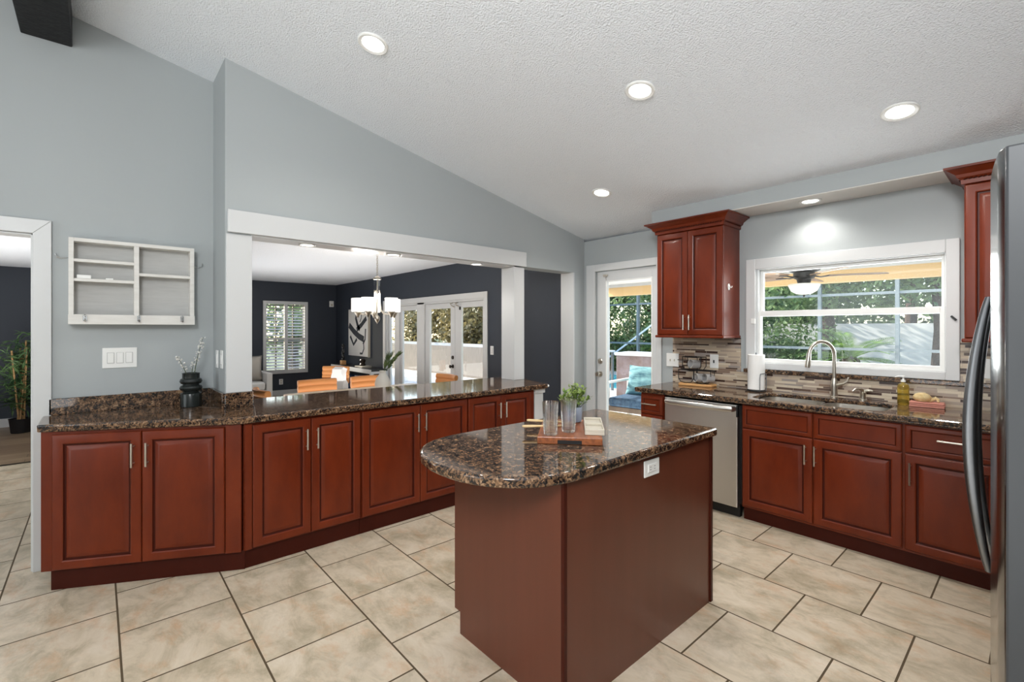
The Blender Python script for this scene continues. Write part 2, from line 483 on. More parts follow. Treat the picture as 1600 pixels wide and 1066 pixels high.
# ------------------------------------------------------------------ mesh builder
class MB:
    def __init__(s):
        s.v = []; s.f = []
    def add(s, vs, fs):
        o = len(s.v)
        s.v += [tuple(p) for p in vs]
        s.f += [tuple(i + o for i in f) for f in fs]
        return s
    def box(s, x0, x1, y0, y1, z0, z1):
        v = [(x, y, z) for z in (z0, z1) for y in (y0, y1) for x in (x0, x1)]
        return s.add(v, [(0, 2, 3, 1), (4, 5, 7, 6), (0, 1, 5, 4), (2, 6, 7, 3), (0, 4, 6, 2), (1, 3, 7, 5)])
    def prism(s, poly, z0, z1, axis='z'):
        """extrude a polygon: axis z: (x,y); axis x: (y,z) from x=z0..z1; axis y: (x,z)"""
        n = len(poly)
        def P(p, h):
            return (p[0], p[1], h) if axis == 'z' else ((h, p[0], p[1]) if axis == 'x' else (p[0], h, p[1]))
        v = [P(p, z0) for p in poly] + [P(p, z1) for p in poly]
        f = [tuple(range(n))[::-1], tuple(range(n, 2 * n))] + [(i, (i + 1) % n, n + (i + 1) % n, n + i) for i in range(n)]
        return s.add(v, f)
    def lathe(s, prof, c=(0, 0, 0), seg=32, sy=1.0):
        """profile of (r,z) points; r==0 ends close the shape"""
        v = []; rings = []
        for r, z in prof:
            if r < 1e-6:
                rings.append([len(v)]); v.append((c[0], c[1], c[2] + z))
            else:
                rings.append(list(range(len(v), len(v) + seg)))
                v += [(c[0] + r * math.cos(2 * PI * k / seg), c[1] + sy * r * math.sin(2 * PI * k / seg), c[2] + z) for k in range(seg)]
        f = []
        for a, b in zip(rings, rings[1:]):
            if len(a) == 1 and len(b) == 1: continue
            for k in range(seg):
                k2 = (k + 1) % seg
                if len(a) == 1: f.append((a[0], b[k2], b[k]))
                elif len(b) == 1: f.append((a[k], a[k2], b[0]))
                else: f.append((a[k], a[k2], b[k2], b[k]))
        return s.add(v, f)
    def tube(s, pts, r, seg=10, closed=False, sq=None):
        pts = [Vector(p) for p in pts]
        n = len(pts)
        rs = r if isinstance(r, (list, tuple)) else [r] * n
        tang = []
        for i in range(n):
            if closed:
                t = pts[(i + 1) % n] - pts[i - 1]
            else:
                t = pts[min(i + 1, n - 1)] - pts[max(i - 1, 0)]
            tang.append(t.normalized())
        up = Vector((0, 0, 1)) if abs(tang[0].z) < .9 else Vector((1, 0, 0))
        nrm = (up - tang[0] * up.dot(tang[0])).normalized()
        v = []
        for i in range(n):
            nrm = (nrm - tang[i] * nrm.dot(tang[i]))
            nrm = nrm.normalized() if nrm.length > 1e-6 else tang[i].orthogonal().normalized()
            bn = tang[i].cross(nrm)
            for k in range(seg):
                a = 2 * PI * (k + .5) / seg
                ca, sa = math.cos(a), math.sin(a)
                if sq: ca, sa = ca * sq[0], sa * sq[1]
                v.append(pts[i] + nrm * rs[i] * ca + bn * rs[i] * sa)
        f = []
        m = n if closed else n - 1
        for i in range(m):
            j = (i + 1) % n
            for k in range(seg):
                k2 = (k + 1) % seg
                f.append((i * seg + k, i * seg + k2, j * seg + k2, j * seg + k))
        if not closed:
            f.append(tuple(range(seg))[::-1]); f.append(tuple(range((n - 1) * seg, n * seg)))
        return s.add(v, f)
    def bar(s, a, b, r, seg=10, r2=None):
        return s.tube([a, b], [r, r if r2 is None else r2], seg)
    def beam(s, a, b, w, h, up=(0, 0, 1)):
        a, b = Vector(a), Vector(b)
        t = (b - a).normalized(); u = Vector(up)
        if abs(t.dot(u)) > .95: u = Vector((1, 0, 0))
        sd = t.cross(u).normalized(); u = sd.cross(t)
        v = [p + sd * w / 2 * i + u * h / 2 * j for p in (a, b) for i, j in ((-1, -1), (1, -1), (1, 1), (-1, 1))]
        return s.add(v, [(3, 2, 1, 0), (4, 5, 6, 7), (0, 1, 5, 4), (1, 2, 6, 5), (2, 3, 7, 6), (3, 0, 4, 7)])
    def rings(s, x0, x1, z0, z1, prof, yf=0.0):
        """rectangular front built of nested rectangles: prof = [(inset, depth)], local front towards -y"""
        v = []; f = []
        for i, d in prof:
            v += [(x0 + i, yf + d, z0 + i), (x1 - i, yf + d, z0 + i), (x1 - i, yf + d, z1 - i), (x0 + i, yf + d, z1 - i)]
        n = len(prof)
        for a in range(n - 1):
            for k in range(4):
                k2 = (k + 1) % 4
                f.append((a * 4 + k, a * 4 + k2, a * 4 + 4 + k2, a * 4 + 4 + k))
        f.append((0, 3, 2, 1)); q = (n - 1) * 4
        f.append((q, q + 1, q + 2, q + 3))
        return s.add(v, f)
    def leafquad(s, c, d, n, L, W):
        """a pointed leaf from c along d, face normal n"""
        c = Vector(c); d = Vector(d).normalized(); n = Vector(n)
        sd = d.cross(n)
        sd = sd.normalized() if sd.length > 1e-5 else d.orthogonal().normalized()
        nn = sd.cross(d)
        m = c + d * L * .45 + nn * L * .06
        return s.add([c, m + sd * W / 2, c + d * L, m - sd * W / 2], [(0, 1, 2, 3)])
    def build(s, name, mat, parent=None, loc=None, rz=None, smooth=True, bevel=0, seg=2, angle=35, recalc=True):
        me = bpy.data.meshes.new(name)
        me.from_pydata([tuple(p) for p in s.v], [], s.f)
        if recalc:
            bm = bmesh.new(); bm.from_mesh(me)
            bmesh.ops.recalc_face_normals(bm, faces=bm.faces)
            bm.to_mesh(me); bm.free()
        mats = mat if isinstance(mat, (list, tuple)) else [mat]
        for q in mats:
            me.materials.append(M[q] if isinstance(q, str) else q)
        if smooth:
            me.polygons.foreach_set('use_smooth', [True] * len(me.polygons))
            me.set_sharp_from_angle(angle=rad(angle))
        me.update()
        o = bpy.data.objects.new(name, me)
        COL.objects.link(o)
        if parent is not None: o.parent = parent
        if loc is not None: o.location = loc
        if rz is not None: o.rotation_euler = (0, 0, rz)
        if bevel:
            b = o.modifiers.new('bevel', 'BEVEL')
            b.width = bevel; b.segments = seg; b.limit_method = 'ANGLE'; b.angle_limit = rad(40)
            b.harden_normals = False
        return o

def tag(o, label, cat, group=None):
    o['label'] = label; o['category'] = cat
    if group: o['group'] = group
    return o
def thing(name, label, cat, loc=(0, 0, 0), rz=0, group=None):
    o = bpy.data.objects.new(name, None)
    o.empty_display_size = .1
    COL.objects.link(o)
    o.location = loc; o.rotation_euler = (0, 0, rz)
    return tag(o, label, cat, group)
def struct(o):
    o['kind'] = 'structure'
    return o
def sroot(name, loc=(0, 0, 0), rz=0):
    o = bpy.data.objects.new(name, None)
    COL.objects.link(o); o.location = loc; o.rotation_euler = (0, 0, rz)
    return struct(o)
def dup(root, loc, rz, label, group=None):
    r = root.copy(); COL.objects.link(r); r.location = loc; r.rotation_euler = (0, 0, rz)
    r['label'] = label
    if group: r['group'] = group
    for ch in list(root.children):
        c = ch.copy(); COL.objects.link(c); c.parent = r
        for g in ch.children:
            d = g.copy(); COL.objects.link(d); d.parent = c
    return r

# ------------------------------------------------------------------ floors, walls, ceiling
struct(MB().box(-7.33, 1.0, -4.1, YS + .12, -.06, 0).build('floor', 'tile', smooth=False))
struct(MB().box(XD - .1, -7.33, -4.1, YS, -.06, 0.002).build('floor', 'woodfloor', smooth=False))
struct(MB().box(-7.35, -7.31, -2.5, 0.7, 0, .008).build('trim_1', M['bronze'], smooth=False, bevel=.003))   # threshold strip

XR = 0.86
zs, zr, zn = ceil_z(YS + .12), ceil_z(RIDGE), ceil_z(-4.1)
struct(MB().prism([(YS + .12, zs), (RIDGE, zr), (-4.1, zn), (-4.1, zn + .12), (RIDGE, zr + .12), (YS + .12, zs + .12)], XL - .12, XR + .12, 'x').build('ceiling', 'ceiling', smooth=False))
struct(MB().box(XD - .12, XB, .72, YD + .12, ZD, ZD + .1).build('ceiling', 'ceiling', smooth=False))
struct(MB().box(-10.3, XL - .12, -2.6, .72, 2.38, 2.48).build('ceiling', 'ceiling', smooth=False))

# left wall with doorway (opening y -1.35..-0.287, z<2.03)
lw = MB()
DO0, DO1, DOZ = -1.35, -.287, 2.03
lw.prism([(DO1, 0), (.636, 0), (.636, ceil_z(.636)), (RIDGE, zr), (DO1, ceil_z(DO1))], XL - .12, XL, 'x')
lw.prism([(DO0, DOZ), (DO1, DOZ), (DO1, ceil_z(DO1)), (DO0, ceil_z(DO0))], XL - .12, XL, 'x')
lw.prism([(-4.1, 0), (DO0, 0), (DO0, ceil_z(DO0)), (-4.1, zn)], XL - .12, XL, 'x')
struct(lw.build('wall_left', 'wall', smooth=False))
# pass-through wall
pw = MB()
pw.prism([(.636, ZH), (4.135, ZH), (4.135, 0), (YS, 0), (YS, ceil_z(YS)), (.636, ceil_z(.636))], XB, XW, 'x')
struct(pw.build('wall_middle', 'wall', smooth=False))
struct(MB().prism([(.636, 0), (.72, 0), (.72, ceil_z(.72)), (.636, ceil_z(.636))], XL, XB - .0005, 'x').build('wall_return', 'wall', smooth=False))
struct(MB().box(XB, XW, .636, .79, 0, ZH).build('wall_return', 'wall', smooth=False))
# knee wall under the pass-through counter
struct(MB().box(XB, XW, .79, 3.22, 0, ZC - .042).build('wall_knee', 'navy', smooth=False))
# sink wall with door and window openings
KD0, KD1, KDZ = -3.43, -2.635, 2.115     # door opening
KW0, KW1, KWZ0, KWZ1 = -1.69, -.42, 1.14, 2.0
sw = MB()
sw.box(XB, KD0, YS, YS + .12, 0, zs)
sw.box(KD0, KD1, YS, YS + .12, KDZ, zs)
sw.box(KD1, KW0, YS, YS + .12, 0, zs)
sw.box(KW0, KW1, YS, YS + .12, 0, KWZ0)
sw.box(KW0, KW1, YS, YS + .12, KWZ1, zs)
sw.box(KW1, XR + .12, YS, YS + .12, 0, zs)
struct(sw.build('wall_back', 'wall', smooth=False))
# soffit over the sink run
struct(MB().box(-2.484, XR, 3.975, YS, 2.455, ceil_z(3.975) - .001).build('wall_soffit', ['wall'], smooth=False))
struct(MB().box(-1.74, XR, 3.979, YS, 2.449, 2.4548).build('trim_2', 'soffit_under', smooth=False))
# right wall and wall behind the camera
struct(MB().prism([(-4.1, 0), (YS, 0), (YS, ceil_z(YS)), (RIDGE, zr), (-4.1, zn)], XR, XR + .12, 'x').build('wall_right', 'wall', smooth=False))
struct(MB().box(XL, XR, -4.2, -4.1, 0, zn).build('wall_front', 'wall', smooth=False))
# dining room walls
FD0, FD1, FDZ = -8.45, -5.34, 1.915
dw = MB()
dw.box(XD, FD0, YD, YD + .12, 0, ZD)
dw.box(FD0, FD1, YD, YD + .12, FDZ, ZD)
dw.box(FD1, XB, YD, YD + .12, 0, ZD)
struct(dw.build('wall_dining_right', 'navy', smooth=False))
BW0, BW1, BWZ0, BWZ1 = 2.70, 3.48, .56, 1.99
db = MB()
db.box(XD - .12, XD, .6, BW0, 0, ZD); db.box(XD - .12, XD, BW1, YD + .12, 0, ZD)
db.box(XD - .12, XD, BW0, BW1, 0, BWZ0); db.box(XD - .12, XD, BW0, BW1, BWZ1, ZD)
struct(db.build('wall_dining_far', 'navy', smooth=False))
struct(MB().box(XD, XL - .12, .60, .72, 0, ZD).build('wall_partition', 'navy', smooth=False))
struct(MB().box(-10.27, -10.15, -2.6, .6, 0, 2.38).build('wall_living_far', 'navy', smooth=False))
struct(MB().box(-10.27, XL - .12, -2.72, -2.6, 0, 2.38).build('wall_living_side', 'navy', smooth=False))
struct(MB().box(-10.15, -10.132, -2.6, .6, 0, .13).build('baseboard_living', 'trim', smooth=False, bevel=.004))
struct(MB().box(XD, XD + .016, .72, YD, 0, .12).build('baseboard_dining_far', 'trim', smooth=False, bevel=.004))
bbd = MB(); bbd.box(XD, FD0 - .1, YD - .016, YD, 0, .12); bbd.box(FD1 + .1, XB, YD - .016, YD, 0, .12)
struct(bbd.build('baseboard_dining_right', 'trim', smooth=False, bevel=.004))
struct(MB().box(XB, KD0 - .1, YS - .014, YS, 0, .1).build('baseboard_back', 'trim', smooth=False, bevel=.004))

# white trims
# header fascia
struct(MB().box(XW, XW + .03, .648, 3.355, ZH - .004, 2.252).build('trim_3', 'trim', smooth=False, bevel=.003))
hu = MB(); hu.box(XB, XW, .79, 3.2, ZH - .012, ZH - .0005)
struct(hu.build('trim_4', 'trim', smooth=False))
# left pilaster, plus thin cap below the fascia
pl = MB(); pl.box(XB - .004, XW + .006, .642, .796, ZC + .1, ZH - .013)
struct(pl.build('trim_5', 'trim', smooth=False, bevel=.003))
# right pilaster on the counter
pr = MB(); pr.box(XB - .004, XW + .004, 3.2, 3.345, ZC, ZH - .013); pr.box(XW - .02, XW + .012, 3.197, 3.215, ZC, ZH - .013)
struct(pr.build('trim_6', 'trim', smooth=False, bevel=.003))
# knee wall end post below the counter end
kp = MB(); kp.box(XB, -3.19, 3.105, 3.215, 0, .852); kp.box(XB, -3.175, 3.098, 3.228, .845, .888); kp.box(XB, -3.18, 3.1, 3.222, 0, .11)
struct(kp.build('trim_7', 'trim', smooth=False, bevel=.004))
# opening jamb beside the sink-wall corner
struct(MB().box(XB - .004, XW + .003, 4.12, 4.14, 0, ZH).build('trim_8', 'trim', smooth=False, bevel=.002))
# doorway casing, kitchen side
dc = MB()
dc.prism([(DO1 - .003, 0), (DO1 + .078, 0), (DO1 + .078, DOZ + .085), (DO1 - .003, DOZ)], XL, XL + .022, 'x')
dc.prism([(DO0 - .078, DOZ + .085), (DO0 + .003, DOZ), (DO1 - .003, DOZ), (DO1 + .078, DOZ + .085)], XL, XL + .022, 'x')
dc.prism([(DO0 - .078, 0), (DO0 + .003, 0), (DO0 + .003, DOZ), (DO0 - .078, DOZ + .085)], XL, XL + .022, 'x')
dc.box(XL - .12, XL, DO1 - .012, DO1, 0, DOZ); dc.box(XL - .12, XL, DO0, DO0 + .012, 0, DOZ); dc.box(XL - .12, XL, DO0, DO1, DOZ - .012, DOZ)
struct(dc.build('trim_9', 'trim', smooth=False, bevel=.003))

# beam along the ridge
struct(MB().box(XL, XR, -.342, -.117, 3.215, zr + .02).build('ceiling_beam', 'beam', smooth=False, bevel=.006))

# ------------------------------------------------------------------ recessed lights
SL = math.atan(.204)
def downlight(name, loc, tilt, r, label, group, watts, spot=True):
    t = thing(name, label, 'ceiling light', loc, 0, group)
    t.rotation_euler = (tilt, 0, 0)
    MB().lathe([(r, 0), (r, -.006), (r * .93, -.010), (r * .74, -.006), (r * .70, .0)], seg=40).build('trim_ring', 'white', t)
    MB().lathe([(0, -.004), (r * .71, -.004), (r * .71, -.001), (0, -.001)], seg=40).build('diffuser', 'lightface', t)
    s = lamp('downlight_beam', 'SPOT', (0, 0, -.02), watts, (1, .96, .9), (0, 0, 0), spot_size=rad(140), spot_blend=.7, shadow_soft_size=.06)
    s.parent = t
    s.rotation_euler = (-tilt, 0, 0)
    return t
GL = 'recessed lights in the sloped kitchen ceiling'
for (x, y), lab in (((-2.618, 1.219), 'round recessed light highest on the sloped ceiling, above the shelf wall side'),
                    ((-1.606, 2.442), 'round recessed light in the middle of the sloped ceiling above the island'),
                    ((-.543, 3.413), 'round recessed light on the sloped ceiling nearest the refrigerator'),
                    ((-2.652, 3.422), 'round recessed light low on the sloped ceiling near the glass door')):
    downlight('recessed_light', (x, y, ceil_z(y)), -SL, .088, lab, GL, 58 if y > 3 else 28)
downlight('recessed_light', (-1.2, 4.14, 2.449), 0, .075, 'round recessed light in the soffit above the sink window', None, 16)
for y, lab in ((1.19, 'small puck light under the white header, nearest the shelf wall'),
               (1.90, 'small puck light under the middle of the white header'),
               (2.79, 'small puck light under the white header, nearest the far white post')):
    downlight('puck_light', (-3.69, y, ZH - .012), 0, .062, lab, 'lights under the pass-through header', 9)

# ------------------------------------------------------------------ cabinet parts
DOORP = [(0, .020), (0, .006), (.005, .0015), (.012, 0), (.046, 0), (.052, .003), (.056, .0095), (.064, .0105), (.086, .0025), (.090, .0018)]
DRAWP = [(0, .020), (0, .007), (.006, .003), (.024, 0), (.029, .002), (.034, .0075), (.040, .008)]
def handle(parent, x, z, length=.135, vertical=True, y0=0.0):
    m = MB()
    y = y0 - .03
    h = length / 2
    if vertical:
        m.bar((x, y, z - h), (x, y, z + h), .0058, 10)
        for s in (-1, 1): m.bar((x, y0 + .001, z + s * (h - .02)), (x, y, z + s * (h - .02)), .0042, 8)
    else:
        m.bar((x - h, y, z), (x + h, y, z), .0058, 10)
        for s in (-1, 1): m.bar((x + s * (h - .02), y0 + .001, z), (x + s * (h - .02), y, z), .0042, 8)
    return m.build('handle', 'nickel', parent)
def cab_door(parent, x0, x1, z0, z1, yf, hx=None, hz=None, name='door', prof=None):
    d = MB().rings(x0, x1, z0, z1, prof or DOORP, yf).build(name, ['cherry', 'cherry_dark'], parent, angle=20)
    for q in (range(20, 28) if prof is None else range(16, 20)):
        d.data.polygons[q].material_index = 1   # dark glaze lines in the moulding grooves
    if hx is not None: handle(d, hx, hz, y0=yf)
    return d

# left angled cabinet: local frame runs along the toe line
ANG = rad(62.3)
LA = (-3.681, -.224)
c = thing('base_cabinet', 'cherry base cabinet with two doors set at an angle beneath the wall shelf', 'cabinet', (LA[0], LA[1], 0), ANG, 'cherry base cabinets')
FL = 1.012
# body: deep polygon reaching the wall; local coordinates of wall corner points
def loc_of(px, py):
    dx, dy = px - LA[0], py - LA[1]
    return (dx * math.cos(ANG) + dy * math.sin(ANG), -dx * math.sin(ANG) + dy * math.cos(ANG))
pA, pB, pC = loc_of(XL + .003, -.205), loc_of(XL + .003, .633), loc_of(XW - .0, .633)
MB().prism([(0, -.02), (FL - .011, -.02), pC, pB, pA], .115, .888).build('carcass', 'cherry', c, smooth=False)
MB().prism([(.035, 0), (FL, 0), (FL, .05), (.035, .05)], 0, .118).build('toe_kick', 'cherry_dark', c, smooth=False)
cab_door(c, .06, .485, .122, .872, -.041, .452, .742)
cab_door(c, .489, .912, .122, .872, -.041, .522, .742)
MB().box(.916, FL - .012, -.032, -.02, .118, .885).build('filler_strip', 'cherry', c, smooth=False, bevel=.002)

# pass-through cabinets (facing +X): local x -> world y
def pass_cab(y0, y1, mid, label, first=False, last=False):
    c = thing('base_cabinet', label, 'cabinet', (-3.2, y0, 0), PI / 2, 'cherry base cabinets')
    w_ = y1 - y0
    MB().box(0, w_, 0, .39, .115, .888).build('carcass', 'cherry', c, smooth=False)
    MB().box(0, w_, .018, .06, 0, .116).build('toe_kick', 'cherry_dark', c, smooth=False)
    m_ = mid - y0
    a0 = .006
    if first:
        MB().box(0.004, .044, -.012, 0, .118, .885).build('filler_strip', 'cherry', c, smooth=False, bevel=.002)
        a0 = .048
    b0 = w_ - .006
    if last:
        MB().box(w_ - .05, w_, -.006, 0, .118, .885).build('filler_strip', 'cherry', c, smooth=False, bevel=.002)
        b0 = w_ - .054
    cab_door(c, a0, m_ - .002, .125, .872, -.021, m_ - .032, .742)
    cab_door(c, m_ + .002, b0, .125, .872, -.021, m_ + .034, .742)
    return c
pass_cab(.662, 1.394, 1.053, 'cherry base cabinet under the pass-through counter, nearest the angled cabinet', first=True)
pass_cab(1.396, 2.318, 1.868, 'wide cherry base cabinet under the middle of the pass-through counter')
pass_cab(2.320, 3.095, 2.682, 'narrower cherry base cabinet at the far end of the pass-through counter by the white post', last=True)

# sink run (facing -Y)
YF = 3.70
def sink_cab(x0, x1, label, **k):
    return thing('base_cabinet', label, 'cabinet', (x0, YF, 0), 0, 'cherry base cabinets')
c = sink_cab(-2.42, -2.19, 'narrow cherry base cabinet with one drawer at the open end of the sink counter')
MB().box(0, .23, 0, .6, .1, .888).build('carcass', 'cherry', c, smooth=False)
MB().box(0, .23, .035, .08, 0, .1).build('toe_kick', 'cherry_dark', c, smooth=False)
d = cab_door(c, .006, .224, .70, .862, -.021, name='drawer', prof=DRAWP); handle(d, .105, .79, .15, False, -.021)
d = cab_door(c, .006, .224, .115, .692, -.021, .19, .56)
c = sink_cab(-1.53, -.57, 'wide cherry sink base cabinet with two doors and two false drawer fronts')
sc_ = MB(); sc_.box(0, .96, 0, .018, .1, .888); sc_.box(0, .018, .018, .6, .1, .888); sc_.box(.942, .96, .018, .6, .1, .888); sc_.box(.018, .942, .018, .6, .1, .12); sc_.box(.018, .942, .585, .6, .12, .888)
sc_.build('carcass', 'cherry', c, smooth=False)
MB().box(0, .96, .03, .07, 0, .1).build('toe_kick', 'cherry_dark', c, smooth=False)
cab_door(c, .008, .474, .708, .876, -.021, name='drawer_front', prof=DRAWP)
cab_door(c, .482, .954, .708, .876, -.021, name='drawer_front', prof=DRAWP)
cab_door(c, .008, .474, .118, .700, -.021, .435, .59)
cab_door(c, .482, .954, .118, .700, -.021, .494, .59)
c = sink_cab(-.57, .0, 'cherry base cabinet with drawer over door beside the refrigerator')
MB().box(0, .85, 0, .6, .1, .888).build('carcass', 'cherry', c, smooth=False)
MB().box(0, .85, .03, .07, 0, .1).build('toe_kick', 'cherry_dark', c, smooth=False)
d = cab_door(c, .008, .42, .708, .876, -.021, name='drawer', prof=DRAWP); handle(d, .222, .806, .13, False, -.021)
cab_door(c, .008, .42, .118, .700, -.021, .034, .585)
cab_door(c, .428, .84, .708, .876, -.021, name='drawer', prof=DRAWP)
cab_door(c, .428, .84, .118, .700, -.021)

# dishwasher
c = thing('dishwasher', 'stainless steel dishwasher built in between the cherry cabinets of the sink counter', 'dishwasher', (-2.177, YF, 0))
MB().box(.0, .637, .03, .58, .1, .87).build('body', 'dark', c, smooth=False)
MB().box(.008, .622, -.028, .03, .085, .872).build('door_panel', 'steel', c, smooth=False, bevel=.006)
MB().box(.008, .622, .02, .06, .005, .1).build('toe_kick', 'dark', c, smooth=False)
m = MB()
pts = [(.03, -.028, .842), (.04, -.06, .842), (.10, -.078, .842)] + [(.10 + .43 * k / 8, -.078 - .012 * math.sin(PI * k / 8), .842) for k in range(1, 9)] + [(.59, -.06, .842), (.60, -.028, .842)]
m.tube(pts, .019, 12, sq=(1.15, .75))
m.build('handle', 'steel', c)
MB().box(.612, .624, -.03, .0, .78, .868).build('latch', 'black', c, smooth=False, bevel=.002)

# upper cabinets
def crown(x0, x1, yf, z0, yb, left=True, right=True):
    """flared crown moulding around front and sides"""
    prof = [(0, 0), (.012, .004), (.014, .03), (.03, .042), (.036, .06), (.075, .088), (.086, .090), (.086, .103), (0, .103)]
    m = MB()
    v = []; n = len(prof)
    for k, (o, z) in enumerate(prof):
        l = o if left else 0
        r = o if right else 0
        v += [(x0 - l, yb, z0 + z), (x0 - l, yf - o, z0 + z), (x1 + r, yf - o, z0 + z), (x1 + r, yb, z0 + z)]
    f = []
    for k in range(n - 1):
        for q in range(3):
            f.append((k * 4 + q, k * 4 + q + 1, k * 4 + 5 + q, k * 4 + 4 + q))
    f.append((0, 1, 2, 3)); e = (n - 1) * 4; f.append((e, e + 1, e + 2, e + 3))
    f.append(tuple(k * 4 for k in range(n))); f.append(tuple(k * 4 + 3 for k in range(n))[::-1])
    m.add(v, f)
    return m
def rope(x0, x1, yf, z, ylen, left, right):
    m = MB()
    n = int((x1 - x0) / .021)
    for k in range(n):
        x = x0 + (k + .5) * (x1 - x0) / n
        m.tube([(x - .010, yf - .017, z - .006), (x + .002, yf - .0185, z), (x + .012, yf - .017, z + .006)], [.003, .0062, .003], 6)
    if right:
        n = int(ylen / .021)
        for k in range(n):
            y = yf + (k + .5) * ylen / n
            m.tube([(x1 + .017, y - .010, z - .006), (x1 + .0185, y + .002, z), (x1 + .017, y + .012, z + .006)], [.003, .0062, .003], 6)
    if left:
        n = int(ylen / .021)
        for k in range(n):
            y = yf + (k + .5) * ylen / n
            m.tube([(x0 - .017, y - .010, z - .006), (x0 - .0185, y + .002, z), (x0 - .017, y + .012, z + .006)], [.003, .0062, .003], 6)
    return m
def upper(x0, x1, mid, label):
    yf = 4.0
    c = thing('upper_cabinet', label, 'cabinet', (x0, yf, 1.375), 0, 'cherry wall cabinets')
    w_ = x1 - x0
    dpt = YS - yf - .003
    MB().box(0, w_, 0, dpt, .022, .968).build('carcass', 'cherry', c, smooth=False, bevel=.002)
    MB().box(-.012, w_ + .012, -.032, dpt, 0, .024).build('light_rail', 'cherry', c, smooth=False, bevel=.008, seg=3)
    m_ = mid - x0
    cab_door(c, .004, m_ - .0015, .027, .962, -.021, m_ - .026, .14)
    cab_door(c, m_ + .0015, w_ - .004, .027, .962, -.021, m_ + .028, .14)
    k = crown(0, w_, -.015, .966, dpt).build('crown_molding', 'cherry', c, smooth=False)
    rope(0, w_, -.015, .966 + .034, dpt, True, True).build('rope_molding', 'cherry_dark', k)
    return c
upper(-2.435, -1.807, -2.125, 'cherry wall cabinet with two doors left of the sink window')
upper(-.327, .35, .02, 'cherry wall cabinet right of the sink window, partly hidden by the refrigerator')

# ------------------------------------------------------------------ counter tops
GT = .042
ct = [(-3.652, -.25), (-3.160, .648), (-3.140, 3.235), (-3.60, 3.37), (-3.96, 3.37), (-3.96, .80), (-3.602, .80), (-3.602, .634), (XL + .002, .634), (XL + .002, -.25)]
m = MB().prism(ct, ZC - GT, ZC)
o = tag(m.build('countertop', 'granite', smooth=False, bevel=.010, seg=3), 'dark brown granite countertop running from the shelf wall along the pass-through', 'countertop')
bs = MB()
bs.box(XL + .002, XL + .022, -.222, .614, ZC, ZC + .1)
bs.box(XL + .022, XW + .022, .614, .634, ZC, ZC + .1)
bs.box(XW + .002, XW + .022, .634, .80, ZC, ZC + .1)
bs.box(XB, XW + .002, .636, .80, ZC, ZC + .1)
bs.build('backsplash', 'granite', o, smooth=False, bevel=.003)
sm = MB()
sm.beam((-3.62, .62, ZC + .0003), (-3.9, .45, ZC + .0003), .003, .0006)
sm.beam((-3.55, .80, ZC + .0003), (-3.165, .72, ZC + .0003), .003, .0006)
sm.build('seam', 'granite_dark_seam', o, smooth=False)
for yy, zz in ((3.235, .012), ):
    MB().lathe([(0, -.012), (.011, -.008), (.014, 0), (.011, .008), (0, .012)], (-3.148, 3.236, ZC - .018), 12).build('bumper', 'white', o)

# sink counter with undermount opening
SX0, SX1, SY0, SY1 = -1.50, -.68, 3.75, 4.165
m = MB()
m.box(-2.465, SX0, 3.655, YS - .004, ZC - GT, ZC)
m.box(SX1, XR - .01, 3.655, YS - .004, ZC - GT, ZC)
m.box(SX0, SX1, 3.655, SY0, ZC - GT, ZC)
m.box(SX0, SX1, SY1, YS - .004, ZC - GT, ZC)
# one watertight slab with a hole
def slab_with_hole(x0, x1, y0, y1, z0, z1, hole):
    n = len(hole)
    mb = MB()
    out = [(x0, y0), (x1, y0), (x1, y1), (x0, y1)]
    bm = bmesh.new()
    vo = [bm.verts.new((p[0], p[1], z1)) for p in out]
    vh = [bm.verts.new((p[0], p[1], z1)) for p in hole]
    eo = [bm.edges.new((vo[i], vo[(i + 1) % 4])) for i in range(4)]
    eh = [bm.edges.new((vh[i], vh[(i + 1) % n])) for i in range(n)]
    bmesh.ops.triangle_fill(bm, use_beauty=True, use_dissolve=False, edges=eo + eh)
    fs = list(bm.faces)
    r = bmesh.ops.extrude_face_region(bm, geom=fs)
    bmesh.ops.translate(bm, verts=[g for g in r['geom'] if isinstance(g, bmesh.types.BMVert)], vec=(0, 0, z0 - z1))
    bm.verts.index_update()
    vs_ = [tuple(v.co) for v in bm.verts]; fs_ = [tuple(v.index for v in f.verts) for f in bm.faces]
    bm.free()
    return mb.add(vs_, fs_)
def rrect(x0, x1, y0, y1, r, n=6):
    p = []
    for cx, cy, a in ((x1 - r, y1 - r, 0), (x0 + r, y1 - r, 90), (x0 + r, y0 + r, 180), (x1 - r, y0 + r, 270)):
        p += [(cx + r * math.cos(rad(a + 90 * k / n)), cy + r * math.sin(rad(a + 90 * k / n))) for k in range(n + 1)]
    return p
m = slab_with_hole(-2.465, XR - .01, 3.655, YS - .004, ZC - .028, ZC, rrect(SX0, SX1, SY0, SY1, .09))
o = tag(m.build('countertop', 'granite', smooth=False, bevel=.009, seg=3, angle=30), 'dark brown granite countertop below the sink window with undermount sink cutout', 'countertop')
MB().box(-2.463, XR - .012, 3.657, 3.695, ZC - GT, ZC - .026).build('front_edge', 'granite', o, smooth=False, bevel=.008, seg=3)
MB().box(-1.765, XR - .02, YS - .03, YS - .001, 1.075, 1.108).build('window_ledge', 'granite', o, smooth=False, bevel=.006)

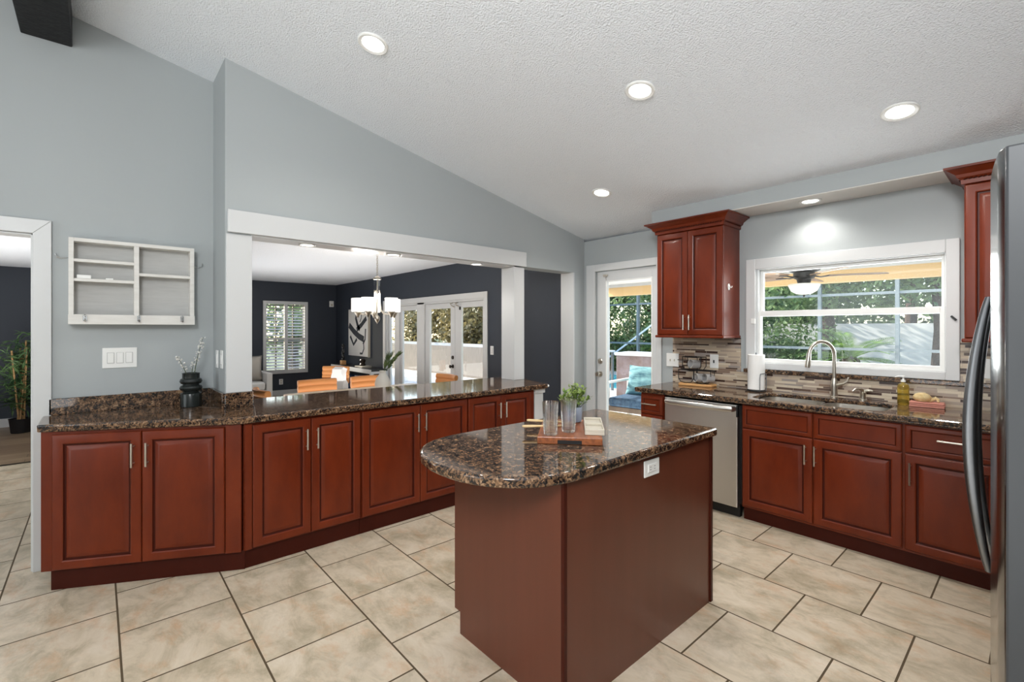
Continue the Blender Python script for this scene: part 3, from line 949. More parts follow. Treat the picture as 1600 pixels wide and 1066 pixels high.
# sink, two basins
s = thing('sink', 'stainless double bowl undermount sink below the window', 'sink', (0, 0, ZC - .028))
def basin(x0, x1):
    mb = MB()
    secs = [(rrect(x0 - .012, x1 + .012, SY0 - .012, SY1 + .012, .09), -.001), (rrect(x0, x1, SY0, SY1, .085), -.001), (rrect(x0 + .006, x1 - .006, SY0 + .006, SY1 - .006, .08), -.15), (rrect(x0 + .05, x1 - .05, SY0 + .05, SY1 - .05, .06), -.185), (rrect(x0 + .15, x1 - .15, SY0 + .15, SY1 - .15, .02), -.19)]
    v = []; n = len(secs[0][0])
    for p, z in secs: v += [(a, b, z) for a, b in p]
    f = []
    for q in range(len(secs) - 1):
        f += [(q * n + k, q * n + (k + 1) % n, q * n + n + (k + 1) % n, q * n + n + k) for k in range(n)]
    f.append(tuple(range((len(secs) - 1) * n, len(secs) * n)))
    return mb.add(v, f)
basin(SX0, -1.1).build('basin', 'sink', s, recalc=False)
basin(-1.07, SX1).build('basin', 'sink', s, recalc=False)
MB().lathe([(0, -.186), (.04, -.186), (.045, -.188)], (-1.3, 3.96, 0), 20).build('drain', 'chrome', s)
MB().lathe([(0, -.186), (.04, -.186), (.045, -.188)], (-.87, 3.96, 0), 20).build('drain', 'chrome', s)

# faucet
f = thing('faucet', 'tall brushed nickel gooseneck kitchen faucet with side lever behind the sink', 'faucet', (-1.065, 4.232, ZC))
MB().lathe([(0, 0), (.028, 0), (.028, .008), (.022, .014), (.021, .05), (.024, .09), (.022, .12), (.016, .15), (0, .15)], seg=24).build('base', 'nickel', f)
ph = rad(35)
dv = Vector((-math.sin(ph), -math.cos(ph), 0))
pts = [Vector((0, 0, .14)), Vector((0, 0, .24)), Vector((0, 0, .325))]
R_ = .105
for k in range(1, 13):
    a = PI * k / 12 * .96
    pts.append(Vector((0, 0, .325)) + dv * (R_ - R_ * math.cos(a)) + Vector((0, 0, R_ * math.sin(a))))
MB().tube(pts, .0125, 14).build('spout', 'nickel', f)
tip = pts[-1]
MB().tube([tip + Vector((0, 0, .008)), tip + dv * .004 - Vector((0, 0, .03)), tip + dv * .012 - Vector((0, 0, .09)), tip + dv * .014 - Vector((0, 0, .105))], [.0135, .0165, .019, .016], 16).build('spray_head', 'nickel', f)
MB().tube([(0.01, 0, .095), (.035, -.012, .105), (.066, -.016, .115), (.088, -.018, .135), (.095, -.018, .165)], [.014, .012, .008, .007, .006], 10).build('lever', 'nickel', f)
f = thing('soap_dispenser', 'small brushed nickel dispenser with curved spout beside the kitchen faucet', 'soap dispenser', (-.885, 4.232, ZC))
MB().lathe([(0, 0), (.026, 0), (.026, .006), (.018, .014), (.017, .045), (.021, .06), (0, .066)], seg=20).build('base', 'nickel', f)
MB().tube([(0, 0, .055), (-.004, -.01, .075), (-.02, -.03, .088), (-.038, -.05, .085), (-.05, -.064, .066)], [.014, .013, .010, .008, .007], 10).build('spout', 'nickel', f)
MB().tube([(0, 0, .06), (.018, 0, .072), (.045, -.004, .078), (.06, -.006, .076)], [.013, .011, .007, .005], 10).build('lever', 'nickel', f)

# ------------------------------------------------------------------ island
isl = thing('kitchen_island', 'cherry kitchen island with half-round overhanging dark granite top', 'kitchen island', (-1.19, 1.31, 0))
# local: x from -.70..0 , y 0..1.185
MB().prism([(-.655, 0), (0, 0), (0, 1.155), (-.655, 1.155)], 0, ZC - GT).build('body', 'cherry_panel', isl, smooth=False, bevel=.001)
MB().box(-.705, -.655, 0, 1.155, .105, ZC - GT).build('door_side', 'cherry', isl, smooth=False)
pn = MB(); pn.box(-.705, .006, -.008, .0, .105, ZC - GT); pn.box(-.66, .006, -.008, 0, 0, .105); 
pn.build('end_panel', 'cherry_panel', isl, smooth=False)
bp_ = MB(); bp_.box(0, .006, -.008, 1.16, 0, ZC - GT)
bp_.build('back_panel', 'cherry_panel', isl, smooth=False)
MB().box(-.012, .014, 1.14, 1.165, .0, ZC - GT).build('corner_post', 'cherry_dark', isl, smooth=False, bevel=.003)
MB().box(-.006, .0095, -.0115, .008, 0, ZC - GT).build('corner_strip', 'cherry_dark', isl, smooth=False, bevel=.002)
for k in range(3):
    cab_dummy = MB().rings(0, .36, .12, .86, DOORP, 0)
    v = [(-.7055 - .02 + p[1], 1.135 - p[0] - k * .37, p[2]) for p in cab_dummy.v]
    dd = MB().add(v, cab_dummy.f).build('door', 'cherry', isl, angle=20)
# granite top: straight sides, rounded end toward the camera
x0, x1 = -1.965 + 1.19, -1.152 + 1.19
y1 = 2.48 - 1.31
poly = [(x1, y1), (x0 - .09, y1), ]
cxm, cym, rx, ry = (x0 - .0 + x1) / 2, .068, (x1 - x0) / 2, .385
poly = [(x1, y1), (x0, y1)]
for k in range(0, 25):
    a = PI + PI * k / 24
    # superellipse end: full but rounded
    ca, sa = math.cos(a), math.sin(a)
    e_ = 2 / 2.25
    poly.append((cxm + rx * math.copysign(abs(ca) ** e_, ca), cym + ry * math.copysign(abs(sa) ** e_, sa)))
MB().prism(poly, ZC - GT, ZC).build('countertop', 'granite', isl, smooth=True, bevel=.012, seg=4, angle=30)
# outlet on the island's back panel
def outlet(parent_loc, rz, label, w_=.115, h_=.07, horizontal=True, name='outlet'):
    t = thing(name, label, 'outlet', parent_loc, rz)
    MB().box(-w_ / 2, w_ / 2, -.006, 0, -h_ / 2, h_ / 2).build('cover_plate', 'white', t, smooth=False, bevel=.003)
    return t
t = outlet((-1.182, 1.885, .83), PI / 2, 'white horizontal outlet on the side panel of the kitchen island', .122, .074)
MB().box(-.034, .034, -.009, -.005, -.018, .018).build('receptacle', 'white', t, smooth=False, bevel=.002)
for s_ in (-1, 1):
    for q in (-1, 1): MB().box(s_ * .017 - .005, s_ * .017 + .005, -.0095, -.0085, q * .006 - .001, q * .006 + .001).build('slot', 'dark', t, smooth=False)

# ------------------------------------------------------------------ backsplash mosaic
mm = MB()
mm.box(-2.455, -1.795, YS - .010, YS - .001, ZC, 1.375)
mm.box(-1.795, XR - .02, YS - .010, YS - .001, ZC, 1.075)
mm.box(-.373, XR - .02, YS - .010, YS - .001, 1.105, 1.375)
o = mm.build('tile_backsplash', 'mosaic', smooth=False)
tag(o, 'mosaic strip tile backsplash in beige and dark brown along the sink wall', 'backsplash')


# ------------------------------------------------------------------ windows and doors
def frame_box(mb, x0, x1, z0, z1, wl, wr, wb, wt, y0, y1):
    mb.box(x0, x0 + wl, y0, y1, z0, z1); mb.box(x1 - wr, x1, y0, y1, z0, z1)
    mb.box(x0 + wl, x1 - wr, y0, y1, z0, z0 + wb); mb.box(x0 + wl, x1 - wr, y0, y1, z1 - wt, z1)
    return mb
wn_ = sroot('window_1')
frame_box(MB(), -1.745, -.372, 1.11, 2.064, .078, .07, .055, .088, YS - .024, YS - .001).build('window_casing', 'trim', wn_, smooth=False, bevel=.004)
frame_box(MB(), -1.69, -.42, 1.14, 2.0, .04, .03, .03, .03, YS, YS + .1).build('window_frame', 'trim', wn_, smooth=False, bevel=.002)
u_ = frame_box(MB(), -1.66, -.44, 1.565, 1.985, .035, .03, .044, .04, YS + .05, YS + .08).build('upper_sash', 'white', wn_, smooth=False, bevel=.002)
MB().box(-1.63, -.465, YS + .062, YS + .066, 1.6, 1.95).build('pane', 'pane', u_, smooth=False)
l_ = frame_box(MB(), -1.672, -.43, 1.15, 1.612, .036, .045, .05, .047, YS + .012, YS + .046).build('lower_sash', 'white', wn_, smooth=False, bevel=.002)
MB().box(-1.64, -.47, YS + .026, YS + .03, 1.195, 1.57).build('pane', 'pane', l_, smooth=False)
MB().box(-1.70, -1.665, YS - .034, YS - .006, 1.50, 1.545).build('sash_lock', 'white', wn_, smooth=False, bevel=.005)
MB().beam((-.414, YS - .03, 1.545), (-.388, YS - .03, 1.515), .014, .012).build('sash_latch', 'black', wn_, smooth=False, bevel=.002)

d1 = sroot('door_1')
cs = frame_box(MB(), -3.553, -2.575, -.3, 2.193, .122, .062, .1, .08, YS - .022, YS - .001)
cs = MB(); cs.box(-3.553, -3.432, YS - .022, YS - .001, 0, 2.193); cs.box(-2.637, -2.575, YS - .022, YS - .001, 0, 2.193); cs.box(-3.432, -2.637, YS - .022, YS - .001, 2.113, 2.193)
cs.build('door_casing', 'trim', d1, smooth=False, bevel=.004)
dp = frame_box(MB(), -3.424, -2.642, .012, 2.108, .132, .065, .26, .115, YS + .02, YS + .062).build('door_panel', 'trim', d1, smooth=False, bevel=.003)
frame_box(MB(), -3.300, -2.700, .264, 2.0, .014, .014, .014, .014, YS + .012, YS + .024).build('glazing_bead', 'white', dp, smooth=False, bevel=.003)
MB().box(-3.296, -2.704, YS + .038, YS + .043, .268, 1.998).build('pane', 'pane', dp, smooth=False)
k_ = MB()
k_.lathe([(0, 0), (.032, 0), (.032, .006), (.012, .010), (.011, .035), (.024, .042), (.029, .055), (.024, .068), (0, .072)], seg=20)
kv = [(p[0], -p[2], p[1]) for p in k_.v]
MB().add([(p[0] - 3.378, p[1] + YS + .02, p[2] + .94) for p in kv], k_.f).build('knob', 'nickel', dp)
k_ = MB().lathe([(0, 0), (.032, 0), (.032, .008), (.026, .014), (0, .016)], seg=20)
db_ = MB().add([(p[0] - 3.378, -p[2] + YS + .02, p[1] + 1.085) for p in k_.v], k_.f)
db_.box(-3.384, -3.372, YS - .014, YS + .004, 1.065, 1.105)
db_.build('deadbolt', 'nickel', dp)
MB().box(-3.33, -3.27, YS + .004, YS + .02, 2.05, 2.075).build('door_stop', 'nickel', dp, smooth=False, bevel=.003)
MB().box(KD0, KD1, YS, YS + .12, -.01, .012).build('threshold', 'bronze', d1, smooth=False)
MB().tube([(-3.285, YS + .008, 2.05), (-3.285, YS - .004, 2.03), (-3.285, YS + .006, 2.005)], .003, 6).build('door_hook', 'nickel', d1)

d2 = sroot('door_2')
cs = MB(); cs.box(-8.55, -8.45, YD - .02, YD - .001, 0, 1.995); cs.box(-5.345, -5.275, YD - .02, YD - .001, 0, 1.995); cs.box(-8.45, -5.345, YD - .02, YD - .001, 1.905, 1.995)
cs.build('door_casing', 'trim', d2, smooth=False, bevel=.004)
mu = MB(); mu.box(-7.27, -7.04, YD, YD + .1, 0, 1.915); mu.box(-8.45, -8.40, YD, YD + .1, 0, 1.915); mu.box(-5.39, -5.34, YD + .0, YD + .1, 0, 1.915); mu.box(-8.40, -5.39, YD, YD + .1, 1.875, 1.915)
mu.box(-8.10, -7.93, YD, YD + .1, 0, 1.875)
mu.build('door_frame', 'trim', d2, smooth=False, bevel=.004)
def glass_door(x0, x1, sl_, sr_, name, zt=.085):
    p = frame_box(MB(), x0, x1, .012, 1.872, sl_, sr_, .24, zt, YD + .03, YD + .07).build(name, 'trim', d2, smooth=False, bevel=.003)
    MB().box(x0 + sl_ - .005, x1 - sr_ + .005, YD + .048, YD + .053, .245, 1.872 - zt + .005).build('pane', 'pane', p, smooth=False)
    return p
glass_door(-8.398, -8.102, .06, .06, 'sidelight')
glass_door(-7.928, -7.272, .07, .06, 'sidelight')
a_ = glass_door(-7.038, -6.155, .13, .12, 'french_door')
b_ = glass_door(-6.147, -5.392, .16, .05, 'french_door')
k_ = MB().lathe([(0, 0), (.03, 0), (.03, .006), (.012, .010), (.011, .035), (.026, .045), (.026, .06), (0, .068)], seg=16)
MB().add([(p[0] - 6.21, -p[2] + YD + .03, p[1] + .86) for p in k_.v], k_.f).build('knob', 'bronze', a_)
k_ = MB().lathe([(0, 0), (.03, 0), (.028, .012), (0, .014)], seg=16)
MB().add([(p[0] - 6.21, -p[2] + YD + .03, p[1] + 1.0) for p in k_.v], k_.f).build('deadbolt', 'bronze', a_)
MB().box(-6.03, -5.99, YD + .018, YD + .03, 1.75, 1.80).build('alarm_sensor', 'black', b_, smooth=False, bevel=.004)
for xx in (-6.22, -6.08):
    MB().tube([(xx, YD + .03, 1.865), (xx + .02, YD - .03, 1.85), (xx + .05, YD - .03, 1.82), (xx + .06, YD + .02, 1.80)], .008, 6).build('door_closer', 'nickel', d2)

# dining room far window with plantation shutters
w2 = sroot('window_2')
sw2 = MB()
x_ = XD
sw2.box(x_, x_ + .05, 2.635, 2.70, .48, 2.055); sw2.box(x_, x_ + .05, 3.48, 3.55, .48, 2.055)
sw2.box(x_, x_ + .05, 2.70, 3.48, 1.985, 2.055); sw2.box(x_, x_ + .05, 2.70, 3.48, .48, .57); sw2.box(x_ - .02, x_ + .05, 3.06, 3.125, .57, 1.985)
sw2.build('shutter_frame', 'trim', w2, smooth=False, bevel=.004)
MB().box(x_ - .09, x_ - .085, 2.70, 3.48, .56, 1.99).build('pane', 'pane', w2, smooth=False)
mb_ = MB(); mb_.box(x_ - .1, x_ - .06, 2.70, 3.48, 1.21, 1.26); mb_.box(x_ - .1, x_ - .06, 2.90, 2.925, .56, 1.99); mb_.box(x_ - .1, x_ - .06, 3.26, 3.285, .56, 1.99)
mb_.build('sash_rail', 'fanblack', w2, smooth=False)
for y0_, y1_ in ((2.703, 3.058), (3.127, 3.478)):
    lv = MB()
    n = 22
    for k in range(n):
        z = .60 + (1.36 / (n - 1)) * k
        if abs(z - 1.235) < .03: continue
        lv.prism([(x_ + .001 + .026, z - .012), (x_ + .002 + .026, z - .017), (x_ - .026, z + .012), (x_ - .027, z + .017)], y0_, y1_, 'y')
    lv.build('louver_panel', 'trim', w2, smooth=False)
    MB().box(x_ - .02, x_ + .03, y0_, y1_, 1.215, 1.255).build('mid_rail', 'trim', w2, smooth=False)

# ------------------------------------------------------------------ refrigerator
fr = thing('refrigerator', 'stainless steel refrigerator with bowed door handle at the right edge of the kitchen', 'refrigerator', (-.011, 1.19, 0))
MB().box(.04, .80, .012, .89, .02, 1.765).build('body', 'fridgeside', fr, smooth=False, bevel=.004)
def fx(y): return -.072 + .032 * ((y - .45) / .45) ** 2
def fdoor(y0, y1, z0, z1, name):
    n = 16
    ys = [y0 + (y1 - y0) * k / n for k in range(n + 1)]
    poly = [(fx(y) + (.006 if k in (0, n) else 0), y) for k, y in enumerate(ys)] + [(.035, y1), (.035, y0)]
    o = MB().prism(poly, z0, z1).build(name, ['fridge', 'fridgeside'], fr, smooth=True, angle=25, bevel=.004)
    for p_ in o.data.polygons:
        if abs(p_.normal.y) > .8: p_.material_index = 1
    return o
da = fdoor(0, .447, .73, 1.78, 'door'); dbb = fdoor(.453, .90, .73, 1.78, 'door'); dz = fdoor(0, .90, .08, .722, 'freezer_drawer')
MB().box(.0, .8, .03, .87, 0, .075).build('toe_grille', 'black', fr, smooth=False)
def bow(parent, y, z0, z1):
    m = MB(); n = 28; sg = 14
    v = []
    for k in range(n + 1):
        t = k / n
        z = z0 + (z1 - z0) * t
        bulge = math.sin(PI * t) ** .85
        cx_ = fx(y) - .004 - .033 * bulge
        rx_ = .007 + .0065 * bulge; ry_ = .009 + .007 * min(1, bulge * 1.6)
        for q in range(sg):
            a = 2 * PI * q / sg
            ca, sa = math.cos(a), math.sin(a)
            v.append((cx_ + rx_ * math.copysign(abs(ca) ** .7, ca), y + ry_ * math.copysign(abs(sa) ** .7, sa), z))
    f = [(k * sg + q, k * sg + (q + 1) % sg, (k + 1) * sg + (q + 1) % sg, (k + 1) * sg + q) for k in range(n) for q in range(sg)]
    f += [tuple(range(sg))[::-1], tuple(range(n * sg, n * sg + sg))]
    return m.add(v, f).build('handle', 'fridgehandle', parent, angle=50)
bow(da, .392, .885, 1.535); bow(dbb, .508, .885, 1.535)
MB().box(-.012, .09, .02, .09, 1.765, 1.80).build('hinge_cover', 'black', fr, smooth=False, bevel=.006)
MB().lathe([(0, 0), (.007, 0), (.006, .004), (0, .005)], (0.01, -.004, 1.70), 10).build('screw_cap', 'chrome', fr)

# ------------------------------------------------------------------ shelf wall
sh = thing('wall_shelf', 'white wooden wall shelf with cubbies and three hooks above the corner counter', 'shelf', (XL, -.132, 1.487))
# local x out of the wall 0..0.09, local y 0..0.638, z 0..0.53
SD, SWd, SHh = .092, .640, .531
fm = MB()
fm.box(0, SD, 0, .024, 0, SHh); fm.box(0, SD, SWd - .024, SWd, 0, SHh)
fm.box(0, SD, .024, SWd - .024, SHh - .022, SHh); fm.box(0, SD, .024, SWd - .024, 0, .02)
fm.build('frame', 'shelfwhite', sh, smooth=False, bevel=.0015)
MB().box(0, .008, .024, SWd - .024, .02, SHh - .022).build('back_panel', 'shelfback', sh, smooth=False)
MB().box(SD - .0005, SD + .012, -.0015, SWd + .0015, -.001, .060).build('hook_rail', 'shelfwhite', sh, smooth=False, bevel=.0015)
MB().box(.008, SD - .002, .312, .338, .02, SHh - .022).build('divider', 'shelfwhite', sh, smooth=False, bevel=.001)
for z in (.385, .265):
    MB().box(.008, SD - .003, .024, .312, z, z + .018).build('cubby_shelf', 'shelfwhite', sh, smooth=False, bevel=.001)
MB().box(.008, SD - .003, .338, SWd - .024, .318, .336).build('cubby_shelf', 'shelfwhite', sh, smooth=False, bevel=.001)
for y in (.075, .336, .568):
    h_ = MB()
    SD_ = SD; SD = SD_ + .012; h_.box(SD, SD + .004, y - .009, y + .009, .02, .055)
    h_.tube([(SD + .003, y, .046), (SD + .018, y, .05), (SD + .026, y, .057)], [.004, .0035, .004], 8)
    h_.tube([(SD + .003, y, .034), (SD + .012, y, .026), (SD + .02, y, .016), (SD + .028, y, .018), (SD + .032, y, .028)], [.004, .004, .0038, .0036, .0045], 8)
    h_.build('hook', 'chrome', sh); SD = SD_
tag(MB().box(0, .05, 0, .066, 0, .022).build('small_box', 'white', None, (XL + .032, -.095, 1.487 + .2835), None, smooth=False, bevel=.002), 'small white box lying on the left middle cubby of the wall shelf', 'box')
tag(MB().box(0, .03, 0, .036, 0, .010).build('tag_holder', 'white', None, (XL + .045, .04, 1.487 + .2835), None, smooth=False, bevel=.002), 'tiny white clip lying beside the small box on the wall shelf', 'clip')
def wire_hook(y, d, label):
    m = MB()
    m.tube([(0, d * .055, 0), (.006, d * .035, -.008), (.012, d * .015, -.012), (.014, 0, -.006), (.014, -d * .008, .012), (.013, -d * .004, .02)], .0022, 6)
    m.tube([(.001, d * .01, .0), (.007, d * .0, -.004), (.014, -d * .004, .0)], .002, 6)
    return tag(m.build('wire_hook', 'chrome', None, (XL + .004, y, 1.905)), label, 'hook')
wire_hook(-.185, 1, 'thin wire hook on the grey wall left of the white shelf')
wire_hook(.56, -1, 'thin wire hook on the grey wall right of the white shelf')

t = thing('switch_plate', 'triple white rocker switch plate under the wall shelf', 'light switch', (XL, .112, 1.268), PI / 2)
MB().box(-.088, .088, -.006, 0, -.066, .066).build('cover_plate', 'white', t, smooth=False, bevel=.003)
for k, mt in ((-1, 'white'), (0, 'dish'), (1, 'white')):
    MB().box(k * .047 - .0185, k * .047 + .0185, -.0066, -.005, -.0355, .0355).build('rocker_frame', 'shelfback', t, smooth=False)
    MB().box(k * .047 - .016, k * .047 + .016, -.010, -.005, -.033, .033).build('rocker', 'white', t, smooth=False, bevel=.002)
t = thing('outlet', 'white outlet plate on the short return wall beside the vase', 'outlet', (-3.86, .636, 1.245), 0)
MB().box(-.036, .036, -.006, 0, -.062, .062).build('cover_plate', 'white', t, smooth=False, bevel=.003)
MB().box(-.017, .017, -.009, -.005, -.034, .034).build('receptacle', 'white', t, smooth=False, bevel=.003)
t = thing('switch_plate', 'white switch plate on the short return wall next to the white post', 'light switch', (-3.695, .636, 1.25), 0)
MB().box(-.036, .036, -.006, 0, -.062, .062).build('cover_plate', 'white', t, smooth=False, bevel=.003)
MB().box(-.019, .019, -.0065, -.005, -.036, .036).build('rocker_frame', 'shelfback', t, smooth=False)
MB().box(-.016, .016, -.010, -.005, -.033, .033).build('rocker', 'white', t, smooth=False, bevel=.002)

# black vase with blossom twigs
vz = thing('vase', 'black stacked-ring ceramic vase holding pale blossom twigs on the corner granite counter', 'vase', (-3.84, .478, ZC))
MB().lathe([(0, 0), (.060, 0), (.063, .004), (.063, .085), (.060, .092), (.044, .100), (.046, .108), (.060, .114), (.066, .128), (.060, .142), (.047, .148), (.047, .153), (.058, .158), (.066, .172), (.060, .188), (.050, .194), (.050, .222), (.053, .228), (.046, .229), (.043, .20), (0, .19)], seg=40).build('body', 'vase', vz)
rnd = random.Random(3)
for (tx, ty, tz), n in (((-.03, .075, .47), 46), ((0.02, -.085, .35), 24), ((-.06, .03, .31), 14)):
    tw = MB(); base = Vector((tx * .2, ty * .2, .18)); top = Vector((tx, ty, tz))
    midp = (base + top) / 2 + Vector((0, -.012 if ty > 0 else .014, .01))
    cv_ = [base * (1 - t_) ** 2 + midp * 2 * t_ * (1 - t_) + top * t_ * t_ for t_ in [q / 10 for q in range(11)]]
    tw.tube(cv_, [.0028 - .0018 * q / 10 for q in range(11)], 6)
    tt = tw.build('twig', 'stem', vz)
    bl = MB()
    for q in range(n):
        t_ = .35 + .65 * rnd.random()
        p = base * (1 - t_) ** 2 + midp * 2 * t_ * (1 - t_) + top * t_ * t_
        o_ = Vector((rnd.uniform(-1, 1), rnd.uniform(-1, 1), rnd.uniform(-.6, 1)))
        o_ = o_.normalized() * rnd.uniform(.008, .022)
        r_ = rnd.uniform(.003, .0075)
        bl.lathe([(0, -r_), (r_ * .8, -r_ * .5), (r_, 0), (r_ * .8, r_ * .5), (0, r_)], p + o_, 6)
    b2 = bl.build('blossom', 'bloom', tt); b2['kind'] = 'stuff'

# ------------------------------------------------------------------ sink counter items
pt = thing('paper_towel_holder', 'roll of white paper towels on a wire holder left of the sink', 'paper towels', (-1.618, 4.19, ZC))
MB().lathe([(0, 0), (.072, 0), (.074, .006), (.068, .011), (0, .012)], seg=32).build('base', 'black', pt)
MB().lathe([(.018, .014), (.062, .014), (.066, .018), (.066, .306), (.062, .31), (.018, .31)], seg=40).build('paper_roll', 'paper', pt)
m = MB(); m.bar((0, 0, .01), (0, 0, .325), .006, 8)
m.tube([(.05, -.055, .008), (.052, -.058, .12), (.054, -.052, .15), (.075, -.02, .155), (.08, .0, .15), (.08, 0, .008)], .003, 8)
m.build('wire_arm', 'steelgrey', pt)

sp_ = thing('soap_bottle', 'clear pump bottle of yellow soap behind the right sink bowl', 'soap bottle', (-.651, 4.21, ZC))
MB().lathe([(0, 0), (.030, 0), (.033, .005), (.033, .125), (.028, .142), (.014, .15), (.013, .158), (0, .158)], seg=28).build('bottle', 'amber', sp_)
m = MB(); m.lathe([(0, .158), (.014, .158), (.014, .172), (.006, .174), (.005, .19), (.010, .192), (.010, .2), (0, .201)], seg=16); m.tube([(0, 0, .196), (-.025, -.012, .197), (-.042, -.02, .19)], [.006, .005, .004], 8)
m.build('pump', 'white', sp_)

cl = MB()
cl.box(-.09, .09, -.055, .055, 0, .012); cl.box(-.088, .092, -.053, .056, .0125, .024); cl.box(-.09, .088, -.055, .052, .0245, .034)
tag(cl.build('dish_cloth', 'pinkcloth', None, (-.525, 4.205, ZC), rad(4), bevel=.005, seg=3), 'folded pink dish cloth on the counter right of the soap bottle', 'cloth')
sg_ = MB().lathe([(0, 0), (.03, .002), (.045, .018), (.046, .032), (.034, .05), (.015, .058), (0, .059)], seg=24)
for v_i, v_ in enumerate(sg_.v):
    n_ = math.sin(v_[0] * 130 + 1) * math.sin(v_[1] * 150) * .006
    sg_.v[v_i] = (v_[0] * (1 + n_ * 8) * 1.1, v_[1] * (1 + n_ * 8) * .85, v_[2] * (1 + n_ * 5))
tag(sg_.build('sponge', 'cream', None, (-.55, 4.20, ZC + .0345)), 'cream coloured natural sponge on the pink dish cloth', 'sponge')
m = MB().tube([(.0, 0, .004), (.02, .0, .018), (.034, .004, .028), (.046, 0, .02), (.05, -.006, .004)], [.006, .011, .013, .010, .005], 10)
tag(m.build('scrub_brush', 'cream', None, (-.515, 4.20, ZC + .0345)), 'small curled scrubber behind the cream sponge on the pink cloth', 'scrubber')

rk = thing('mug_rack', 'black wire mug rack on a light wood base left of the paper towels', 'mug rack', (-2.13, 4.17, ZC), rad(8))
MB().prism([(-.15, -.07), (.13, -.075), (.15, -.05), (.16, .05), (.14, .075), (-.14, .07), (-.17, .03)], 0, .022).build('base', 'woodlight', rk, smooth=False, bevel=.006)
wr = MB()
for x in (-.13, -.045, .04, .13):
    pass
def loop(cx, cz, y, w_, h_):
    return [(cx - w_ / 2, y, cz + h_ / 2), (cx - w_ / 2, y, cz - h_ * .15), (cx - w_ * .36, y, cz - h_ * .42), (cx, y, cz - h_ / 2), (cx + w_ * .36, y, cz - h_ * .42), (cx + w_ / 2, y, cz - h_ * .15), (cx + w_ / 2, y, cz + h_ / 2)]
wr.tube(loop(-.04, .20, -.035, .17, .13), .0035, 8); wr.tube(loop(-.02, .20, .045, .17, .13), .0035, 8)
wr.tube(loop(-.09, .085, -.04, .14, .12), .0035, 8); wr.tube(loop(.06, .085, -.045, .15, .12), .0035, 8); wr.tube(loop(.06, .085, .04, .16, .12), .0035, 8)
for a, b in (((-.125, -.035, .265), (.045, -.035, .265)), ((-.105, .045, .265), (.065, .045, .265)), ((-.125, -.035, .265), (-.105, .045, .265)), ((.045, -.035, .265), (.065, .045, .265)),
             ((-.16, -.04, .145), (.135, -.045, .145)), ((.135, -.045, .145), (.14, .04, .145)), ((-.16, -.04, .145), (-.16, .04, .145)), ((-.16, .04, .145), (.14, .04, .145)), ((0, 0, .02), (0, 0, .27)), ((-.16, -.04, .06), (-.02, -.04, .06)), ((-.17, -.038, .235), (-.10, -.036, .235))):
    wr.bar(a, b, .0035, 8)
wr.build('wire_frame', 'blackwire', rk)
def mug(c, axis, label, r=.041, L=.085):
    t = thing('glass_mug', label, 'mug', c, 0, 'glass mugs in the wire rack')
    m = MB().lathe([(0, 0), (r * .9, 0), (r, .006), (r, L), (r - .004, L), (r - .005, .01), (0, .009)], seg=28)
    q = Vector((0, 0, 1)).rotation_difference(Vector(axis).normalized()).to_matrix()
    MB().add([q @ Vector(p) for p in m.v], m.f).build('cup', 'mugglass', t)
    h_ = MB().tube([(r - .002, 0, L * .8), (r + .022, 0, L * .72), (r + .026, 0, L * .45), (r + .018, 0, L * .25), (r - .002, 0, L * .2)], .005, 8)
    MB().add([q @ Vector(p) for p in h_.v], h_.f).build('handle', 'glass', t)
    return t
mug((-2.135, 4.20, ZC + .195), (-.45, -.85, .1), 'glass mug lying in the upper tier of the black wire rack')
mug((-2.085, 4.19, ZC + .072), (-.45, -.85, .1), 'glass mug lying in the lower tier of the wire rack toward the glass door')
mug((-2.0, 4.20, ZC + .072), (-.45, -.85, .1), 'glass mug lying in the lower tier of the wire rack toward the paper towels')

t = thing('switch_plate', 'white double toggle switch plate at the left edge of the mosaic backsplash', 'light switch', (-2.455, YS - .011, 1.147), 0)
MB().box(-.066, .066, -.006, 0, -.066, .066).build('cover_plate', 'white', t, smooth=False, bevel=.003)
for k in (-1, 1): MB().box(k * .023 - .004, k * .023 + .004, -.016, -.005, -.012, .008).build('toggle', 'dish', t, smooth=False, bevel=.001)
t = thing('outlet', 'white outlet with a small dark control on the mosaic behind the mug rack', 'outlet', (-2.033, YS - .011, 1.155), 0)
MB().box(-.040, .040, -.006, 0, -.064, .064).build('cover_plate', 'white', t, smooth=False, bevel=.003)
MB().box(-.017, .017, -.009, -.005, -.034, .034).build('receptacle', 'white', t, smooth=False, bevel=.003)
MB().box(-.005, .005, -.014, -.008, -.016, .012).build('button', 'black', t, smooth=False, bevel=.001)
t = thing('outlet', 'white outlet on the mosaic right of the window behind the refrigerator handle', 'outlet', (-.27, YS - .011, 1.2), 0)
MB().box(-.040, .040, -.006, 0, -.064, .064).build('cover_plate', 'white', t, smooth=False, bevel=.003)
MB().box(-.017, .017, -.009, -.005, -.034, .034).build('receptacle', 'white', t, smooth=False, bevel=.003)
t = thing('adhesive_hook', 'small white adhesive hook on the side of the left wall cabinet', 'hook', (-1.806, 4.09, 1.82))
m = MB().lathe([(0, 0), (.019, 0), (.019, .004), (.014, .007), (0, .008)], seg=20)
MB().add([(p[2], p[0], p[1] * 1.5) for p in m.v], m.f).build('pad', 'white', t)
MB().tube([(.005, 0, .006), (.014, 0, -.006), (.026, 0, -.008), (.031, 0, .006)], [.006, .006, .005, .004], 8).build('hook', 'white', t)

# ------------------------------------------------------------------ island items
BA = rad(41)
bd = thing('serving_board', 'rectangular reddish wood serving board on the island', 'board', (-1.572, 1.775, ZC), BA)
